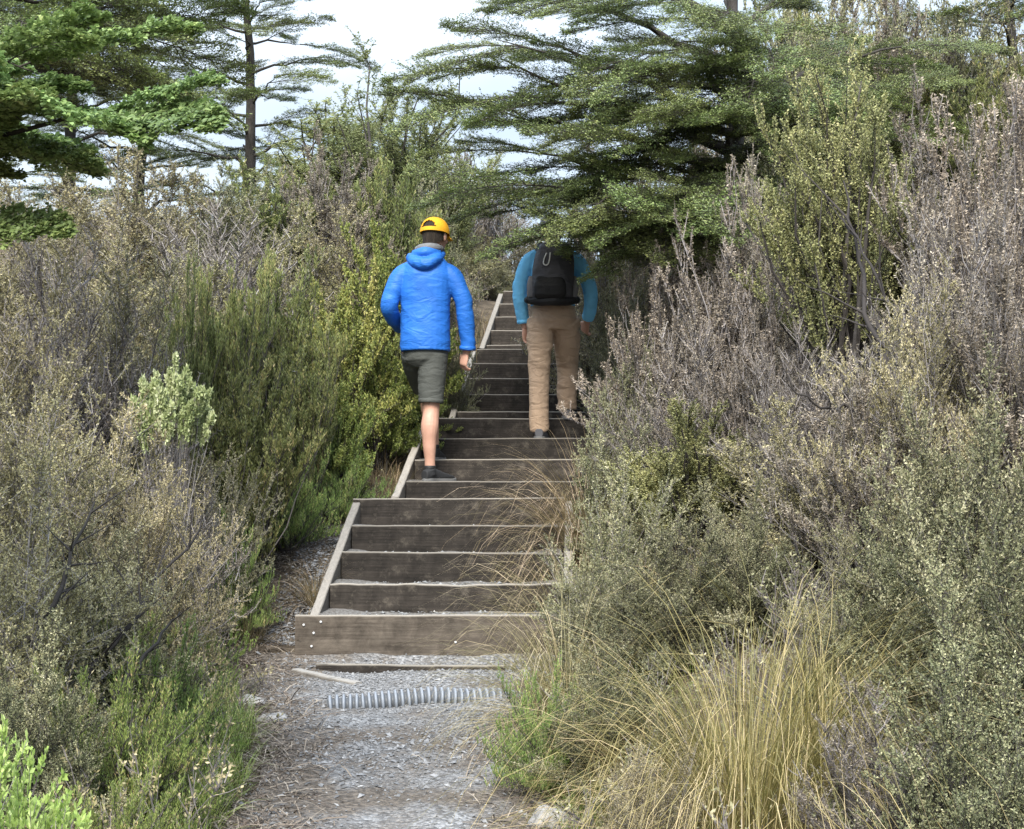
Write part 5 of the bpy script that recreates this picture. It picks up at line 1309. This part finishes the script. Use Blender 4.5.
band('cuff', (-.177, .056, .89), (.1, .15, -1), .046, .046, .03, M_CYAN, fl)
nm = NM()
add_rings(nm, [(.04, .015, 1.03), (.04, .015, .96), (.04, .012, .89), (.038, .015, .82)], [.155, .166, .172, .13], [.115, .13, .135, .10], sides=24)
limb(nm, [(-.045, .01, .90), (-.056, .008, .76), (-.062, .004, .60), (-.064, .0, .46), (-.066, -.012, .30), (-.066, -.012, .17), (-.064, -.006, .10), (-.062, 0, .075)], [.106, .097, .082, .074, .072, .072, .074, .070], sides=22)
limb(nm, [(.125, .02, .90), (.140, .12, .77), (.152, .235, .62), (.154, .262, .54), (.154, .27, .44), (.153, .28, .33), (.152, .29, .27), (.152, .292, .245)], [.106, .098, .086, .078, .073, .071, .073, .070], sides=22)
tz = fuse(nm, 'trousers', [M_TAN], root2, .0065, 4, creases(.015, 7, 10, 21, 2.0))
shoe('shoe', root2, (-.064, -.045), R_(-6), .0, M_SHOEG)
shoe('shoe', root2, (.152, .265), R_(-8), z3, M_SHOEG)

# ---------------- backpack on his back
bp = empty('backpack', (root2.location.x + .03, d2 - .20, root2.location.z + .985))
tag(bp, 'charcoal daypack with a white loop, worn by the hiker in tan trousers', 'backpack')
def sq(nm, zs, cx, cy, rx, ry, p=3.2): add_rings(nm, np.stack([np.array(cx) * np.ones(len(zs)), np.array(cy) * np.ones(len(zs)), zs], -1), rx, ry, sides=30, power=p)
nm = NM(); sq(nm, [.02, .05, .14, .24, .34, .41, .445, .465], [0, 0, .002, .006, .012, .018, .02, .02], [.02, .0, -.005, 0, .012, .03, .045, .05], [.135, .150, .155, .152, .145, .130, .105, .06], [.085, .105, .112, .11, .098, .08, .055, .03])
pk = fuse(nm, 'pack_body', [M_PACK], bp, .006, 5, creases(.0065, 9, 13, 31))
nm = NM(); sq(nm, [.03, .055, .12, .18, .205], [-.02] * 5, [-.085, -.098, -.102, -.09, -.075], [.10, .115, .118, .105, .08], [.02, .032, .036, .028, .015])
fuse(nm, 'front_pocket', [M_PACKB], bp, .005, 4, creases(.005, 10, 14, 41))
nm = NM(); limb(nm, [(-.19, .15, .05), (-.165, .03, .035), (-.10, -.045, .02), (0, -.075, .015), (.10, -.045, .02), (.165, .03, .035), (.19, .15, .05)], [.02, .032, .038, .036, .038, .032, .02], sides=16)
fuse(nm, 'hip_belt', [M_PACKB], bp, .006, 4)
# white loop on the flap
nm = NM(); P = []
for (px, py) in ((546, 255), (543.5, 261), (543, 266), (545, 267.5), (547.5, 266), (549, 260), (549.5, 254.5)):
    X = (px - 548) / 136 - .03; Z = (440 - py) / 136 - 1.0; P.append((X, -.127 + (Z - .25) * .30, Z))
limb(nm, P, [.0048] * 7, sides=10, k=4); nm.build('cord_loop', [M_WHITE], bp, smooth=True)
nm = NM(); limb(nm, [(-.03, -.03, .45), (0, -.045, .475), (.03, -.03, .45)], [.008] * 3, sides=10); nm.build('haul_loop', [M_PACKB], bp, smooth=True)
for e in (-1, 1):
    nm = NM(); limb(nm, [(e * .07 + .01, .10, .40), (e * .085 + .01, .17, .475), (e * .10 + .01, .27, .45), (e * .115 + .01, .335, .33), (e * .14 + .01, .31, .18), (e * .165, .19, .09), (e * .15, .07, .06)], [.020, .026, .028, .026, .022, .014, .010], sides=12, flat=.4)
    nm.build('shoulder_strap', [M_GREYP], bp, smooth=True)
    nm = NM(); limb(nm, [(e * .148, -.02, .05), (e * .154, -.03, .12), (e * .15, -.02, .20)], [.030, .036, .026], sides=14, flat=.8); fuse(nm, 'side_pocket', [M_GREYP], bp, .005, 3)
# ------------------------------------------------------------------ sky, sun, camera
wd = bpy.data.worlds.new('World'); SC.world = wd; wd.use_nodes = True
nt = wd.node_tree; N = nt.nodes; L = nt.links
bg = N['Background']; bg.inputs['Strength'].default_value = .12
SUN_EL, SUN_AZ = R_(43), R_(188)
sk = N.new('ShaderNodeTexSky'); sk.sky_type = 'NISHITA'; sk.sun_disc = False; sk.sun_elevation = SUN_EL; sk.sun_rotation = SUN_AZ
tc = N.new('ShaderNodeTexCoord'); n1 = N.new('ShaderNodeTexNoise'); n1.inputs['Scale'].default_value = 2.2; n1.inputs['Detail'].default_value = 6
mp = N.new('ShaderNodeMapping'); mp.inputs['Scale'].default_value = (1, 1, 2.2); L.new(tc.outputs['Generated'], mp.inputs[0]); L.new(mp.outputs[0], n1.inputs['Vector'])
r = ramp(N, [(.38, (1.9, 2.4, 2.95)), (.62, (3.5, 3.8, 4.1))]); L.new(n1.outputs['Fac'], r.inputs[0])
mx = N.new('ShaderNodeMixRGB'); mx.inputs[0].default_value = .8; L.new(sk.outputs[0], mx.inputs[1]); L.new(r.outputs[0], mx.inputs[2])
# an overcast sky is brighter overhead than near the horizon
sx = N.new('ShaderNodeSeparateXYZ'); L.new(tc.outputs['Generated'], sx.inputs[0])
mr = N.new('ShaderNodeMapRange'); mr.inputs['From Min'].default_value = .25; mr.inputs['From Max'].default_value = .85; mr.inputs['To Min'].default_value = 1.0; mr.inputs['To Max'].default_value = 2.9
L.new(sx.outputs['Z'], mr.inputs['Value'])
vm = N.new('ShaderNodeVectorMath'); vm.operation = 'SCALE'; L.new(mx.outputs[0], vm.inputs[0]); L.new(mr.outputs[0], vm.inputs['Scale'])
L.new(vm.outputs[0], bg.inputs['Color'])
sl = bpy.data.lights.new('sun', 'SUN'); sl.energy = 3.0; sl.angle = R_(22); sl.color = (1, .94, .83)
so = bpy.data.objects.new('sun', sl); COL.objects.link(so)
dv = Vector((math.sin(SUN_AZ) * math.cos(SUN_EL), math.cos(SUN_AZ) * math.cos(SUN_EL), math.sin(SUN_EL)))
so.rotation_euler = dv.to_track_quat('Z', 'Y').to_euler(); so.location = (0, 0, 30)
cd = bpy.data.cameras.new('camera'); co = bpy.data.objects.new('camera', cd); COL.objects.link(co)
cd.sensor_width = 36; cd.lens = F_PX / 1024 * 36; cd.clip_start = .05; cd.clip_end = 6000
co.location = (0, 0, EYE); co.rotation_euler = (R_(90) + math.atan((HOR - 414.5) / F_PX), 0, 0)
SC.camera = co
SC.view_settings.view_transform = 'Standard'; SC.view_settings.look = 'None'; SC.view_settings.exposure = 1.28; SC.view_settings.gamma = 1
SC.cycles.max_bounces = 8; SC.cycles.diffuse_bounces = 6; SC.cycles.transmission_bounces = 4; SC.cycles.use_denoising = True
SC.render.use_persistent_data = False
